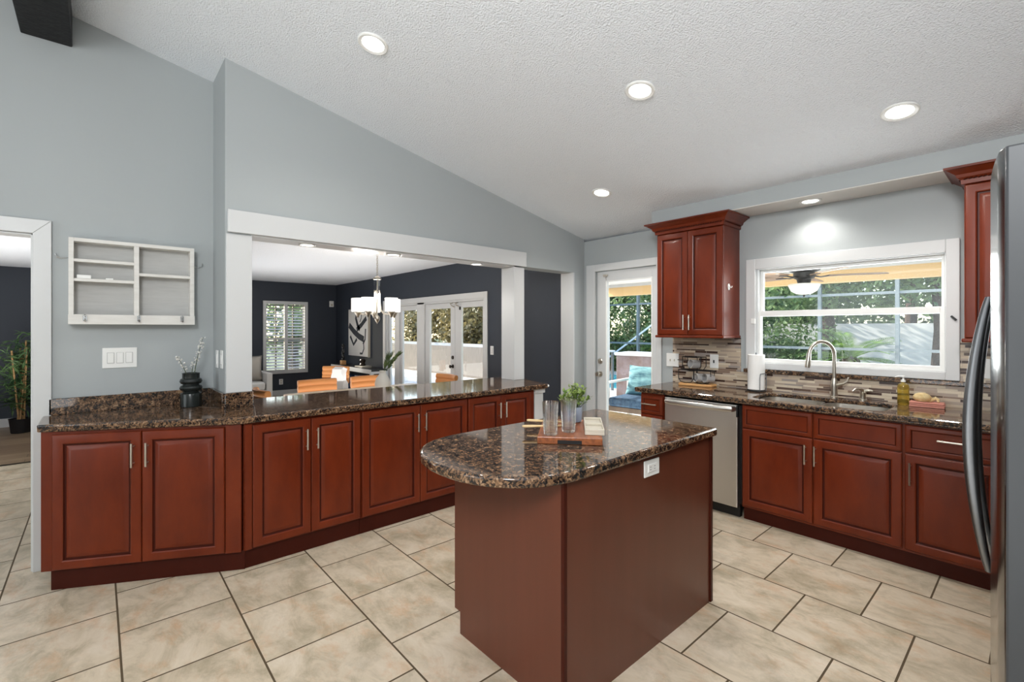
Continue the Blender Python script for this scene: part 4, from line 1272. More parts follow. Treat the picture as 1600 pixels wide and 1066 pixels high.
# local x = width direction, local y = length direction away from camera
MB().box(-.148, .148, -.215, .215, .0, .034).build('board', 'acacia', bd, smooth=False, bevel=.004)
MB().box(-.055, .055, -.2165, -.19, .003, .020).build('finger_grip', 'dark', bd, smooth=False)
ZB = ZC + .0345
def tumbler(x, y, label):
    r0, r1, h_ = .033, .039, .152
    m = MB().lathe([(0, 0), (r0 - .003, 0), (r0, .004), (r1, h_), (r1 - .0022, h_ + .001), (r1 - .004, h_), (r0 - .003, .016), (r0 - .01, .013), (0, .012)], (0, 0, 0), 36)
    return tag(m.build('drinking_glass', 'glass', None, (x, y, ZB), angle=50), label, 'glass', 'tall tumblers on the serving board')
tumbler(-1.532, 1.592, 'tall clear glass tumbler at the near left corner of the wooden board')
tumbler(-1.515, 1.70, 'tall clear glass tumbler in front of the green potted plant')
dh = MB()
dh = slab_with_hole(-.043, .043, -.150, .150, 0, .026, rrect(-.036, .036, -.143, -.006, .008, 3))
dt = thing('divided_dish', 'long two-compartment stone grey dish on the right of the serving board', 'dish', (-1.478, 1.842, ZB), BA)
fm = MB(); frame_box(fm, -.045, .045, 0, .026, .006, .006, .006, .006, -.150, -.144)
fm = MB()
fm.box(-.045, .045, -.150, .150, 0, .016)
fm.box(-.045, .045, -.150, -.143, .016, .028); fm.box(-.045, .045, .143, .150, .016, .028); fm.box(-.045, .045, -.004, .004, .016, .028)
fm.box(-.045, -.038, -.143, .143, .016, .028); fm.box(.038, .045, -.143, .143, .016, .028)
fm.build('dish', 'dish', dt, smooth=False, bevel=.002)
def utensil(p0, p1, label):
    p0, p1 = Vector(p0), Vector(p1)
    d_ = p1 - p0
    m = MB(); L = d_.length
    prof = [(0, .004), (.01, .012), (.05, .014), (.10, .008), (.14, .005), (L, .0055)]
    v = []
    for s_, w_ in prof:
        for a in (-1, 1):
            for b in (-1, 1): v.append((s_, a * w_, b * .0045))
    f = []
    for k in range(len(prof) - 1):
        o_ = k * 4
        for a, b in ((0, 1), (1, 3), (3, 2), (2, 0)): f.append((o_ + a, o_ + b, o_ + 4 + b, o_ + 4 + a))
    f += [(0, 1, 3, 2), tuple(len(v) - 4 + q for q in (0, 1, 3, 2))]
    m.add(v, f)
    o_ = m.build('wooden_utensil', 'spoonwood', None, tuple(p0), None, bevel=.003, seg=3)
    o_.rotation_euler = d_.to_track_quat('X', 'Z').to_euler()
    return tag(o_, label, 'utensil', 'wooden utensils on the serving board')
utensil((-1.735, 1.60, ZB + .005), (-1.575, 1.80, ZB + .005), 'pale wooden utensil, the nearer of two jutting off the left of the board')
utensil((-1.835, 1.725, ZB + .005), (-1.63, 1.86, ZB + .005), 'pale wooden utensil, the farther of two jutting off the left of the board')
hp = thing('potted_herb', 'small green leafy plant in a blue-grey pot behind the glasses', 'potted plant', (-1.655, 1.905, ZB))
MB().lathe([(0, 0), (.032, 0), (.036, .004), (.041, .075), (.041, .08), (.036, .08), (.034, .07), (0, .068)], seg=28).build('pot', 'greypot', hp)
rnd = random.Random(11)
lf = MB(); st = MB()
for k in range(26):
    a = rnd.uniform(0, 2 * PI); e = rnd.uniform(.25, 1.45)
    top = Vector((math.cos(a) * math.cos(e) * .085, math.sin(a) * math.cos(e) * .085, .085 + math.sin(e) * .11))
    b0 = Vector((top.x * .15, top.y * .15, .06))
    st.bar(b0, top, .0014, 5)
    for q in range(12):
        t_ = rnd.uniform(.45, 1.05)
        p = b0.lerp(top, t_)
        d_ = Vector((rnd.uniform(-1, 1), rnd.uniform(-1, 1), rnd.uniform(-.3, .9)))
        lf.leafquad(p, d_, (rnd.uniform(-.6, .6), rnd.uniform(-.6, .6), 1), rnd.uniform(.018, .032), rnd.uniform(.010, .017))
st.build('stems', 'stem', hp)['kind'] = 'stuff'
lf.build('leaves', 'herb', hp, smooth=False, recalc=False)['kind'] = 'stuff'

# ------------------------------------------------------------------ living room seen through the doorway
bp2 = thing('bamboo_plant', 'tall artificial bamboo plant in a black pot beyond the left doorway', 'potted plant', (-9.50, -.80, .002))
MB().lathe([(0, 0), (.10, 0), (.105, .01), (.125, .19), (.13, .2), (.115, .2), (.11, .18), (0, .175)], seg=28).build('pot', 'pot', bp2)
rnd = random.Random(5)
lf = MB()
for k in range(7):
    a = rnd.uniform(0, 2 * PI); r_ = rnd.uniform(.01, .07)
    b0 = Vector((math.cos(a) * r_, math.sin(a) * r_, .17)); top = b0 + Vector((rnd.uniform(-.10, .10), rnd.uniform(-.10, .10), rnd.uniform(.85, 1.22)))
    cn = MB(); n = 8
    for q in range(n):
        cn.bar(b0.lerp(top, q / n), b0.lerp(top, (q + 1) / n), .011, 8, .0095)
    cn.build('cane', 'barkpalm', bp2)
    for q in range(85):
        t_ = rnd.uniform(.22, 1.12)
        p = b0.lerp(top, min(t_, 1.1)) + Vector((rnd.gauss(0, .07), rnd.gauss(0, .07), rnd.gauss(0, .04)))
        d_ = Vector((rnd.uniform(-1, 1), rnd.uniform(-1, 1), rnd.uniform(-.5, .5)))
        lf.leafquad(p, d_, (rnd.uniform(-.4, .4), rnd.uniform(-.4, .4), 1), rnd.uniform(.12, .22), rnd.uniform(.02, .032))
lf.build('leaves', 'houseleaf', bp2, smooth=False, recalc=False)['kind'] = 'stuff'

# ------------------------------------------------------------------ dining room
tb = thing('dining_table', 'pale dining table beyond the granite pass-through counter', 'table', (-5.40, 2.45, .002))
MB().prism(rrect(-.42, .42, -.85, .85, .06, 4), .66, .70).build('tabletop', 'tablewood', tb, smooth=False, bevel=.004)
MB().box(-.36, .36, -.78, .78, .60, .66).build('apron', 'tablewood', tb, smooth=False)
for sx in (-1, 1):
    for sy in (-1, 1):
        MB().prism([(sx * .34 - .035, sy * .76 - .035), (sx * .34 + .035, sy * .76 - .035), (sx * .34 + .035, sy * .76 + .035), (sx * .34 - .035, sy * .76 + .035)], 0, .66).build('leg', 'tablewood', tb, smooth=False, bevel=.003)
GC = 'tan leather chairs around the dining table'
def make_chair():
    """faces local +y; seat centre at origin, back at -y"""
    c = thing('dining_chair', 'x', 'chair', (0, 0, 0), 0, GC)
    MB().prism(rrect(-.235, .235, -.22, .23, .06, 5), .42, .49).build('seat', 'leather', c, bevel=.02, seg=3)
    b = MB(); n = 12
    # curved upholstered back with horizontal channels
    v = []; zs_ = []
    for j in range(4):
        z0 = .50 + j * .074
        zs_ += [(z0, 0), (z0 + .015, .012), (z0 + .037, .016), (z0 + .059, .012), (z0 + .074, 0)][: 5 if j == 3 else 4]
    ring = []
    for z, bul in zs_:
        row_i = []
        for k in range(n + 1):
            x = -.245 + .49 * k / n
            y = -.245 + .055 * (x / .245) ** 2 - .06 * (z - .5)
            row_i.append((x, y, bul, z))
        ring.append(row_i)
    nr = len(ring)
    for row_i in ring: v += [(x, y + .018 + bul, z) for x, y, bul, z in row_i]
    for row_i in ring: v += [(x, y - .018 - bul, z) for x, y, bul, z in row_i]
    f = []; W_ = n + 1; off = nr * W_
    for r in range(nr - 1):
        for k in range(n):
            a = r * W_ + k
            f.append((a, a + 1, a + W_ + 1, a + W_)); f.append((off + a, off + a + W_, off + a + W_ + 1, off + a + 1))
    for k in range(n):
        f.append((k, off + k, off + k + 1, k + 1)); t_ = (nr - 1) * W_ + k; f.append((t_, t_ + 1, off + t_ + 1, off + t_))
    for r in range(nr - 1):
        a = r * W_; f.append((a, a + W_, off + a + W_, off + a)); a = r * W_ + n; f.append((a, off + a, off + a + W_, a + W_))
    b.add(v, f).build('backrest', 'leather', c, angle=60, bevel=.006)
    for sx in (-1, 1):
        MB().bar((sx * .19, .19, .43), (sx * .215, .21, 0), .014, 10, .010).build('leg', 'blackwire', c)
        MB().bar((sx * .19, -.19, .43), (sx * .22, -.24, 0), .014, 10, .010).build('leg', 'blackwire', c)
        MB().bar((sx * .17, -.16, .44), (sx * .17, -.262, .62), .010, 8).build('back_support', 'blackwire', c)
    return c
ch0 = make_chair()
ch0.location = (-6.06, 2.15, .002); ch0.rotation_euler = (0, 0, -PI / 2)
ch0['label'] = 'tan leather dining chair on the far side of the table nearest the shuttered window'
dup(ch0, (-6.06, 2.84, .002), -PI / 2, 'tan leather dining chair on the far side of the table beside the plant vase')
dup(ch0, (-5.72, 3.58, .002), PI, 'tan leather dining chair at the table end in front of the french door')
dup(ch0, (-5.68, 1.56, .002), 0, 'tan leather dining chair at the table end next to the left white post')
dup(ch0, (-8.1, 2.98, .002), -PI / 2 - .9, 'tan leather lounge chair standing apart from the table near the console', 'lounge seats')
pillow_later = True

# throw draped on the table edge / chair
tw = MB()
n = 14; v = []; f = []
for side in (0, 1):
    for k in range(n + 1):
        t_ = k / n
        wv = .012 * math.sin(t_ * 19) + .006 * math.sin(t_ * 41)
        hw = .11 + .02 * math.cos(t_ * 6)
        # over-the-back profile: rises, folds over, falls
        if t_ < .45: x, z = .05 + wv * .6, .60 + t_ / .45 * .33
        elif t_ < .55: x, z = .05 - (t_ - .45) / .1 * .10, .935 + .012 * math.sin((t_ - .45) / .1 * PI)
        else: x, z = -.05 + wv * .4, .93 - (t_ - .55) / .45 * .36
        d_ = .008 if side else 0
        v += [(x + (d_ if t_ < .5 else -d_), -hw + wv, z + (d_ if .4 < t_ < .6 else 0)), (x + (d_ if t_ < .5 else -d_) + .008, 0, z + (d_ if .4 < t_ < .6 else 0)), (x + (d_ if t_ < .5 else -d_), hw - wv, z + (d_ if .4 < t_ < .6 else 0))]
for side in (0, 1):
    o_ = side * 3 * (n + 1)
    for k in range(n):
        for q in (0, 1): f.append((o_ + k * 3 + q, o_ + k * 3 + q + 1, o_ + k * 3 + q + 4, o_ + k * 3 + q + 3))
o_ = 3 * (n + 1)
for k in range(n):
    f.append((k * 3, k * 3 + 3, o_ + k * 3 + 3, o_ + k * 3)); f.append((k * 3 + 2, o_ + k * 3 + 2, o_ + k * 3 + 5, k * 3 + 5))
f.append((0, o_, o_ + 1, 1)); f.append((1, o_ + 1, o_ + 2, 2)); e_ = 3 * n
f.append((e_, e_ + 1, o_ + e_ + 1, o_ + e_)); f.append((e_ + 1, e_ + 2, o_ + e_ + 2, o_ + e_ + 1))
tw.add(v, f)
tag(tw.build('throw_blanket', 'throw', None, (-7.72, 3.0, -.13), rad(-60), bevel=0), 'white fluffy throw draped beside the lounge chair near the console', 'throw blanket')

pv = thing('plant_vase', 'round white vase with green palm sprigs standing on the dining table', 'vase', (-5.32, 2.60, .7025))
MB().lathe([(0, 0), (.05, 0), (.085, .03), (.095, .09), (.08, .15), (.05, .19), (.035, .22), (.04, .245), (.036, .246), (.03, .22), (0, .2)], seg=32).build('body', 'vasewhite', pv)
rnd = random.Random(21)
lf = MB()
for k in range(8):
    a = rnd.uniform(-.5, 1.6) + (.5 if k % 2 else 0)
    d0 = Vector((math.cos(a) * .5 + .1, math.sin(a) * .8 + .25, 0))
    pts = [Vector((0, 0, .18)), Vector((0, 0, .26)) + d0 * .05, Vector((0, 0, .36)) + d0 * .12, Vector((0, 0, .44)) + d0 * .2]
    lf.tube(pts, [.004, .003, .0025, .001], 5)
    for q in range(14):
        t_ = .35 + .65 * q / 14
        i_ = min(int(t_ * 3), 2); p = pts[i_].lerp(pts[i_ + 1], t_ * 3 - i_)
        s_ = 1 if q % 2 else -1
        dd = (pts[3] - pts[1]).normalized() + Vector((-d0.y, d0.x, 0)) * s_ * .9
        lf.leafquad(p, dd, (0, 0, 1) if q % 3 else (1, 0, .4), .10, .018)
lf.build('sprigs', 'vaseleaf', pv, smooth=False, recalc=False)['kind'] = 'stuff'

# chandelier
chx, chy = -5.3, 2.52
cl_ = thing('chandelier', 'brushed nickel chandelier with five white drum glass shades above the dining table', 'chandelier', (chx, chy, 1.62))
MB().lathe([(0, .855), (.06, .852), (.06, .835), (.02, .82), (0, .82)], seg=24).build('ceiling_canopy', 'nickel', cl_)
chn = MB()
zz = .815; k = 0
while zz > .475:
    lo = [(.009 * math.cos(2 * PI * q / 10), 0, zz - .016 + .018 * math.sin(2 * PI * q / 10)) for q in range(10)]
    if k % 2: lo = [(0, p[0], p[2]) for p in lo]
    chn.tube(lo, .0028, 5, closed=True); zz -= .027; k += 1
chn.build('chain', 'nickel', cl_)
MB().lathe([(0, .47), (.014, .47), (.03, .455), (.05, .445), (.05, .43), (.042, .425), (0, .425)], seg=24).build('top_cap', 'nickel', cl_)
MB().lathe([(0, .43), (.038, .43), (.038, .16), (0, .16)], seg=24).build('glass_column', 'glass', cl_)
MB().lathe([(0, .43), (.007, .43), (.007, .0), (.03, -.02), (.034, -.045), (.018, -.075), (.008, -.09), (0, -.105)], seg=20).build('stem', 'nickel', cl_)
for k in range(5):
    a = 2 * PI * k / 5 + .35
    ux, uy = math.cos(a), math.sin(a)
    ar = MB().tube([(ux * .03, uy * .03, .30), (ux * .036, uy * .036, .16), (ux * .05, uy * .05, .06), (ux * .10, uy * .10, .015), (ux * .17, uy * .17, .01), (ux * .22, uy * .22, .02)], [.006, .006, .0065, .007, .007, .007], 8)
    ar.lathe([(0, -.03), (.012, -.028), (.02, -.005), (.045, .03), (.045, .04), (0, .04)], (ux * .225, uy * .225, 0), 20)
    arm = ar.build('arm', 'nickel', cl_)
    MB().lathe([(0, .042), (.072, .042), (.075, .05), (.075, .20), (.070, .20), (.069, .05), (0, .048)], (ux * .225, uy * .225, 0), 28).build('shade', 'shade_glass', arm)
    l_ = lamp('chandelier_bulb', 'POINT', (ux * .225, uy * .225, .235), 7, (1, .93, .84), shadow_soft_size=.04); l_.parent = cl_

# console table, sculpture, clock, picture
cn = thing('console_table', 'white console table with dark top along the navy dining wall', 'table', (-9.35, 4.02, .002))
MB().box(-1.0, 1.0, -.17, .16, .645, .68).build('tabletop', 'black', cn, smooth=False, bevel=.004)
MB().box(-1.005, 1.005, -.178, -.17, .60, .68).build('front_edge', 'trim', cn, smooth=False)
for sx in (-1, 1):
    for sy in (-.145, .135):
        MB().box(sx * .96 - .03, sx * .96 + .03, sy - .03, sy + .03, 0, .645).build('leg', 'trim', cn, smooth=False, bevel=.002)
    MB().box(sx * .96 - .035, sx * .96 + .035, -.175, .16, .60, .645).build('side_rail', 'trim', cn, smooth=False)
MB().box(-.93, .93, -.14, .13, .15, .18).build('lower_shelf', 'trim', cn, smooth=False)
tag(MB().box(-.26, .26, -.13, .13, 0, .34).build('storage_bin', 'blueglassbox', None, (-8.95, 4.02, .1825), None, smooth=False, bevel=.01), 'dark blue storage bin on the lower shelf of the console table', 'bin')
tag(MB().box(-.22, .22, -.13, .13, 0, .30).build('storage_bin', 'blueglassbox', None, (-9.75, 4.02, .1825), None, smooth=False, bevel=.01), 'dark blue storage bin on the console shelf nearest the room corner', 'bin')
sc2 = thing('ring_sculpture', 'sculpture of three stacked black rings on a wood block atop the console', 'sculpture', (-10.0, 3.97, .682))
MB().box(-.06, .06, -.045, .045, 0, .09).build('base', 'woodlight', sc2, smooth=False, bevel=.004)
for k in range(3):
    z = .155 + k * .118
    sg = MB().tube([(.042 * math.cos(2 * PI * q / 24), 0, z + .042 * math.sin(2 * PI * q / 24)) for q in range(24)], .019, 10, closed=True)
    sg.build('ring', 'black', sc2)
bw = thing('brass_ornament', 'small bronze knot ornament on a stack of books on the console', 'ornament', (-9.02, 3.98, .717))
MB().lathe([(0, 0), (.05, 0), (.06, .03), (.04, .05), (.05, .08), (.06, .11), (.03, .14), (0, .145)], seg=20).build('body', 'bronze', bw)
for k in range(2):
    tag(MB().box(-.16, .16, -.10, .10, 0, .016).build('book', 'dish' if k else 'greyfabric', None, (-9.0, 3.98, .6825 + k * .0165), rad(4 * k), smooth=False, bevel=.002), ('upper' if k else 'lower') + ' book of the two under the bronze ornament on the console', 'book', 'books on the console')
pc = thing('wall_picture', 'tall abstract black brush painting hung on the navy wall above the console', 'picture', (-9.66, YD, .875))
MB().box(-.50, .50, -.045, -.002, 0, 1.0).build('canvas', 'palefabric', pc, smooth=False, bevel=.003)
MB().box(.50, .515, -.05, -.002, -.01, 1.01).build('frame_edge', 'dish', pc, smooth=False)
ink = MB()
def stroke(pts, w_):
    L_, R_2 = [], []
    for i, p in enumerate(pts):
        a = Vector(pts[max(i - 1, 0)]); b = Vector(pts[min(i + 1, len(pts) - 1)])
        t_ = (b - a).normalized(); nrm = Vector((-t_[1], t_[0]))
        L_.append(Vector(p) + nrm * w_ / 2); R_2.append(Vector(p) - nrm * w_ / 2)
    n = len(pts)
    ink.add([(q[0], -.0465, q[1]) for q in L_ + R_2], [(i, i + 1, n + i + 1, n + i) for i in range(n - 1)])
stroke([(-.46, .66), (-.2, .52), (.05, .42), (.3, .36)], .13)
stroke([(.42, .80), (.18, .66), (-.06, .56)], .10)
stroke([(-.05, .98), (-.1, .80), (.0, .64), (.1, .56)], .09)
stroke([(-.4, .42), (-.22, .24), (-.05, .36)], .07)
stroke([(.28, .34), (.30, .16), (.22, .06), (.1, .06)], .04)
stroke([(.2, .98), (.17, .8), (.1, .72)], .03)
stroke([(.38, .58), (.36, .36), (.26, .26)], .05)
ink.build('brush_strokes', 'artink', pc, smooth=False, recalc=False)['kind'] = 'stuff'

# armchair by the window
am = thing('armchair', 'pale upholstered armchair with square arms under the shuttered window', 'armchair', (-10.05, 2.02, .002), 0)
MB().box(-.42, .42, -.45, .40, .10, .30).build('base', 'palefabric', am, smooth=False, bevel=.02)
MB().prism(rrect(-.36, .44, -.34, .34, .06, 4), .30, .455).build('seat_cushion', 'palefabric', am, bevel=.035, seg=3)
MB().box(-.44, .42, .36, .46, .10, .62).build('arm', 'palefabric', am, smooth=False, bevel=.015)
MB().box(-.44, .42, -.46, -.36, .10, .62).build('arm', 'palefabric', am, smooth=False, bevel=.015)
MB().box(-.50, -.40, -.46, .46, .10, .74).build('backrest', 'palefabric', am, smooth=False, bevel=.02)
for sx in (-.38, .36):
    for sy in (-.4, .4): MB().bar((sx, sy, 0), (sx, sy, .11), .018, 8, .024).build('leg', 'black', am)
def pillow(w_, h_, d_, mat, name, label, loc, rot):
    n = 12; v = []; f = []
    for side in (1, -1):
        for i in range(n + 1):
            for j in range(n + 1):
                u, q = -1 + 2 * i / n, -1 + 2 * j / n
                th = max(0, (1 - u ** 4) * (1 - q ** 4)) ** .6
                pin = 1 - .06 * (u * u) * (1 - q * q) - .0 + .04 * abs(u * q)
                v.append((u * w_ / 2 * (1 - .07 * (1 - q * q)* (abs(u) ** 3)), side * d_ / 2 * th, q * h_ / 2 * (1 - .07 * (1 - u * u) * (abs(q) ** 3))))
    W_ = n + 1
    for s_ in (0, 1):
        for i in range(n):
            for j in range(n):
                a = s_ * W_ * W_ + i * W_ + j
                f.append((a, a + 1, a + W_ + 1, a + W_) if s_ else (a, a + W_, a + W_ + 1, a + 1))
    m = MB().add(v, f)
    bm = bmesh.new(); me = bpy.data.meshes.new(name); me.from_pydata(m.v, [], m.f); bm.from_mesh(me)
    bmesh.ops.remove_doubles(bm, verts=bm.verts, dist=1e-4); bmesh.ops.recalc_face_normals(bm, faces=bm.faces); bm.to_mesh(me); bm.free()
    me.polygons.foreach_set('use_smooth', [True] * len(me.polygons)); me.materials.append(M[mat])
    o = bpy.data.objects.new(name, me); COL.objects.link(o); o.location = loc; o.rotation_euler = rot
    return tag(o, label, 'pillow')
pillow(.52, .50, .17, 'greyfabric', 'throw_pillow', 'grey linen pillow leaning in the pale armchair', (-9.98, 2.12, .70), (rad(-14), 0, rad(80)))

# small wall devices in the dining room
t = thing('wall_sensor', 'small white sensor high in the corner of the navy dining room walls', 'sensor', (XD + .001, 4.09, 2.03), 0)
MB().box(0, .03, -.05, .05, -.07, .07).build('housing', 'white', t, smooth=False, bevel=.008)
MB().box(.03, .034, -.02, .02, -.045, .0).build('lens', 'dish', t, smooth=False, bevel=.002)
t = outlet((XD, 3.0, .30), PI / 2, 'white wall outlet below the shuttered window', .08, .12)
for q in (-1, 1): MB().box(-.016, .016, -.009, -.005, q * .025 - .014, q * .025 + .014).build('receptacle', 'dish', t, smooth=False, bevel=.002)
t = thing('switch_plate', 'white switch plate on the navy wall right of the french doors', 'light switch', (-5.185, YD, 1.15), 0)
MB().box(-.036, .036, -.006, 0, -.062, .062).build('cover_plate', 'white', t, smooth=False, bevel=.003)
MB().box(-.019, .019, -.0065, -.005, -.036, .036).build('rocker_frame', 'shelfback', t, smooth=False)
MB().box(-.016, .016, -.010, -.005, -.033, .033).build('rocker', 'white', t, smooth=False, bevel=.002)

# ------------------------------------------------------------------ outside
struct(MB().box(-16, 6, YS + .12, 13.4, -.14, -.02).build('ground', 'deck', smooth=False))
struct(MB().box(-40, 20, 13.4, 45, -.2, -.06).build('ground', 'lawn', smooth=False))
struct(MB().box(-60, -16, -20, 45, -.2, -.06).build('ground', 'lawn', smooth=False))
tag(MB().prism(rrect(-10.5, -5.2, 9.6, 12.4, .8, 8), -.5, -.012).build('swimming_pool', 'pool', None, smooth=False), 'turquoise swimming pool beyond the lanai seat', 'pool')
# lanai roof
struct(MB().box(-6.3, 4, YS + .12, 8.0, 2.36, 2.46).build('lanai_ceiling', 'soffit_under', smooth=False))
struct(MB().box(-6.3, 4, 8.0, 8.16, 2.13, 2.5).build('lanai_beam', 'tan', smooth=False))
struct(MB().box(-6.3, 4, 7.96, 8.0, 2.30, 2.36).build('trim_10', 'trim', smooth=False))
for xx in (-6.2, 3.6):
    struct(MB().box(xx - .09, xx + .09, 8.0, 8.16, -.02, 2.13).build('lanai_post', 'trim', smooth=False))
# outer house wall skin
struct(MB().box(XB - .3, KD0 - .05, YS + .12, YS + .14, 0, 2.36).build('wall_outer', 'tan', smooth=False))

# screen enclosure: one frame thing
ce = thing('screen_enclosure', 'blue-grey aluminium pool screen frame standing in front of the trees', 'screen frame', (0, 13.2, -.02))
for x in (-14, -12.4, -10.6, -8.75, -7.2, -5.6, -3.62, -2.14, -.6, 1.0):
    MB().box(x - .035, x + .035, -.05, .05, 0, 4.2).build('post', 'cage', ce, smooth=False)
for z in (1.0, 2.28, 4.2):
    MB().box(-14, 1.0, -.03, .03, z - .03, z + .03).build('rail', 'cage', ce, smooth=False)
MB().beam((-10.5, 0, .1), (-7.25, 0, 2.25), .05, .05).build('brace', 'cagewhite', ce, smooth=False)

# ceiling fan on the lanai
fn = thing('ceiling_fan', 'dark ceiling fan with wooden blades and milk glass bowl outside the sink window', 'ceiling fan', (-1.70, 5.66, 1.83))
MB().lathe([(0, .535), (.07, .53), (.07, .50), (.02, .48), (.02, .30), (0, .30)], seg=24).build('downrod', 'fanblack', fn)
MB().lathe([(0, .31), (.14, .305), (.155, .28), (.15, .25), (.10, .225), (.10, .17), (.07, .155), (.06, .12), (.075, .10), (0, .10)], seg=32).build('motor', 'fanblack', fn)
MB().lathe([(.145, .105), (.15, .09), (.12, .03), (.07, .0), (0, -.01)], seg=32).build('light_bowl', 'milk', fn)
MB().lathe([(0, .002), (.012, -.006), (.008, -.03), (0, -.035)], seg=12).build('finial', 'fanblack', fn)
for k in range(5):
    a = 2 * PI * k / 5 + rad(24)
    b_m = MB()
    ca, sa = math.cos(a), math.sin(a)
    def bl_(r, w_, z): return (ca * r - sa * w_, sa * r + ca * w_, z)
    prof = [(.22, .05), (.30, .065), (.55, .078), (.68, .07), (.72, .045)]
    v = []
    for r, w_ in prof:
        v += [bl_(r, -w_, .185 - w_ * .18), bl_(r, w_, .185 + w_ * .18), bl_(r, w_, .193 + w_ * .18), bl_(r, -w_, .193 - w_ * .18)]
    f = []
    for q in range(len(prof) - 1):
        o_ = q * 4
        for i in range(4): f.append((o_ + i, o_ + (i + 1) % 4, o_ + 4 + (i + 1) % 4, o_ + 4 + i))
    f += [(0, 1, 2, 3), tuple(len(v) - 4 + i for i in (3, 2, 1, 0))]
    bl2 = b_m.add(v, f).build('blade', 'fanblade', fn, smooth=False)
    MB().tube([bl_(.09, 0, .19), bl_(.15, 0, .175), bl_(.22, 0, .185), bl_(.30, 0, .184)], [.014, .012, .014, .010], 8, sq=(.6, 1.6)).build('blade_bracket', 'fanblack', bl2)

# patio seat with cushions
ps = thing('patio_chair', 'metal framed patio chair with navy seat cushion outside the glass door', 'chair', (-4.0, 6.1, -.02), rad(8))
for sx, nm in ((-.37, 'frame_side'), (.37, 'frame_side')):
    m = MB()
    m.box(sx - .03, sx + .03, -.42, -.34, 0, .66); m.box(sx - .03, sx + .03, .34, .42, 0, .66)
    m.box(sx - .035, sx + .035, -.43, .43, .66, .69)
    m.build(nm, 'alu', ps, smooth=False, bevel=.004)
MB().box(-.37, .37, -.36, .36, .26, .33).build('seat_deck', 'teak', ps, smooth=False, bevel=.004)
MB().box(-.34, .34, -.37, .33, .332, .46).build('seat_cushion', 'tealdark', ps, bevel=.03, seg=3)
MB().box(-.34, .34, .30, .38, .33, .80).build('back_slats', 'alu', ps, smooth=False, bevel=.004)
pillow(.56, .48, .18, 'teal', 'outdoor_pillow', 'teal wave patterned pillow on the patio chair', (-4.06, 6.28, .655), (rad(-18), 0, rad(6)))
bx = thing('storage_box', 'brown and grey lidded storage box beyond the patio chair', 'storage box', (-5.45, 8.35, -.02), rad(10))
MB().box(-.42, .42, -.3, .3, 0, .93).build('body', 'boxbrown', bx, smooth=False, bevel=.01)
MB().box(-.45, .45, -.33, .33, .93, .99).build('lid', 'cagewhite', bx, smooth=False, bevel=.01)
ot = thing('patio_table', 'small light patio table beside the pool', 'table', (-7.3, 8.9, -.02))
MB().box(-.5, .5, -.4, .4, .92, .96).build('tabletop', 'alu', ot, smooth=False)
for sx in (-.45, .45):
    for sy in (-.35, .35): MB().box(sx - .025, sx + .025, sy - .025, sy + .025, 0, .92).build('leg', 'steelgrey', ot, smooth=False)

# post, low wall and table outside the french doors
po = struct(MB().box(-8.42, -8.27, 6.6, 6.75, -.05, 2.7).build('patio_post', 'trim', smooth=False))
struct(MB().box(-20, -8.6, 7.3, 7.36, .98, 1.05).build('trim_11', 'trim', smooth=False))
tag(MB().box(-24, -18.2, 9.2, 9.3, -.06, 1.75).build('vinyl_fence', 'fencewhite', None, smooth=False), 'white vinyl fence outside the left french door panels', 'fence')
tag(MB().box(-17.8, -10.4, 8.4, 8.5, -.06, 1.0).build('wood_fence', 'brownfence', None, smooth=False), 'low weathered wood fence outside the french doors', 'fence')
tag(MB().box(-7.0, 2.5, 18.4, 18.5, -.06, 1.62).build('vinyl_fence', 'sidinggrey', None, smooth=False), 'white garden fence behind the tree trunks outside the sink window', 'fence')
nh = thing('neighbour_house', 'pale neighbour house with horizontal siding seen past the white patio post', 'house', (-11.4, 12.2, -.06), rad(0))
MB().box(-1.3, 1.3, 0, .8, 0, 3.4).build('wall', 'sidinggrey', nh, smooth=False)
MB().box(-1.5, 1.5, -.3, 1.0, 3.4, 3.55).build('roof', 'steelgrey', nh, smooth=False)

def crown_mesh(seed, n, rx, rz, ls):
    rnd = random.Random(seed)
    m = MB()
    blobs = [(Vector((rnd.gauss(0, rx * .45), rnd.gauss(0, rx * .35), rnd.gauss(0, rz * .42))), rnd.uniform(.35, .6) * rx) for _ in range(12)]
    for k in range(n):
        c, r = rnd.choice(blobs)
        d = Vector((rnd.gauss(0, 1), rnd.gauss(0, 1), rnd.gauss(0, 1))).normalized()
        p = c + d * r * rnd.uniform(.65, 1.05)
        dd = Vector((rnd.uniform(-1, 1), rnd.uniform(-1, 1), rnd.uniform(-1, .5)))
        m.leafquad(p, dd, d + Vector((rnd.uniform(-.6, .6), rnd.uniform(-.6, .6), rnd.uniform(-.6, .6))), ls * rnd.uniform(.7, 1.4), ls * rnd.uniform(.45, .7))
    return m
def tree(loc, h, seed, label, mat='leaf', n=5000, rx=1.9, rz=2.0, ls=.17, name='leafy_tree', trunk=.14, group='trees beyond the pool screen'):
    t = thing(name, label, 'tree', loc, 0, group)
    m = crown_mesh(seed, n, rx, rz, ls)
    m.v = [(p[0], p[1], p[2] + h) for p in m.v]
    m.build('crown', mat, t, smooth=False, recalc=False)['kind'] = 'stuff'
    rnd = random.Random(seed + 99)
    b = MB()
    b.tube([(0, 0, 0), (rnd.uniform(-.1, .1), 0, h * .4), (rnd.uniform(-.25, .25), 0, h)], [trunk * 1.2, trunk, trunk * .6], 10)
    for q in range(4):
        a = rnd.uniform(0, 2 * PI)
        b.tube([(0, 0, h * .6), (math.cos(a) * rx * .4, math.sin(a) * rx * .4, h * .95)], [trunk * .5, trunk * .2], 6)
    b.build('trunk', 'bark', t)
    return t
tree((-12.3, 16.2, -.06), 2.9, 1, 'leafy tree beyond the pool seen at the left of the glass door pane')
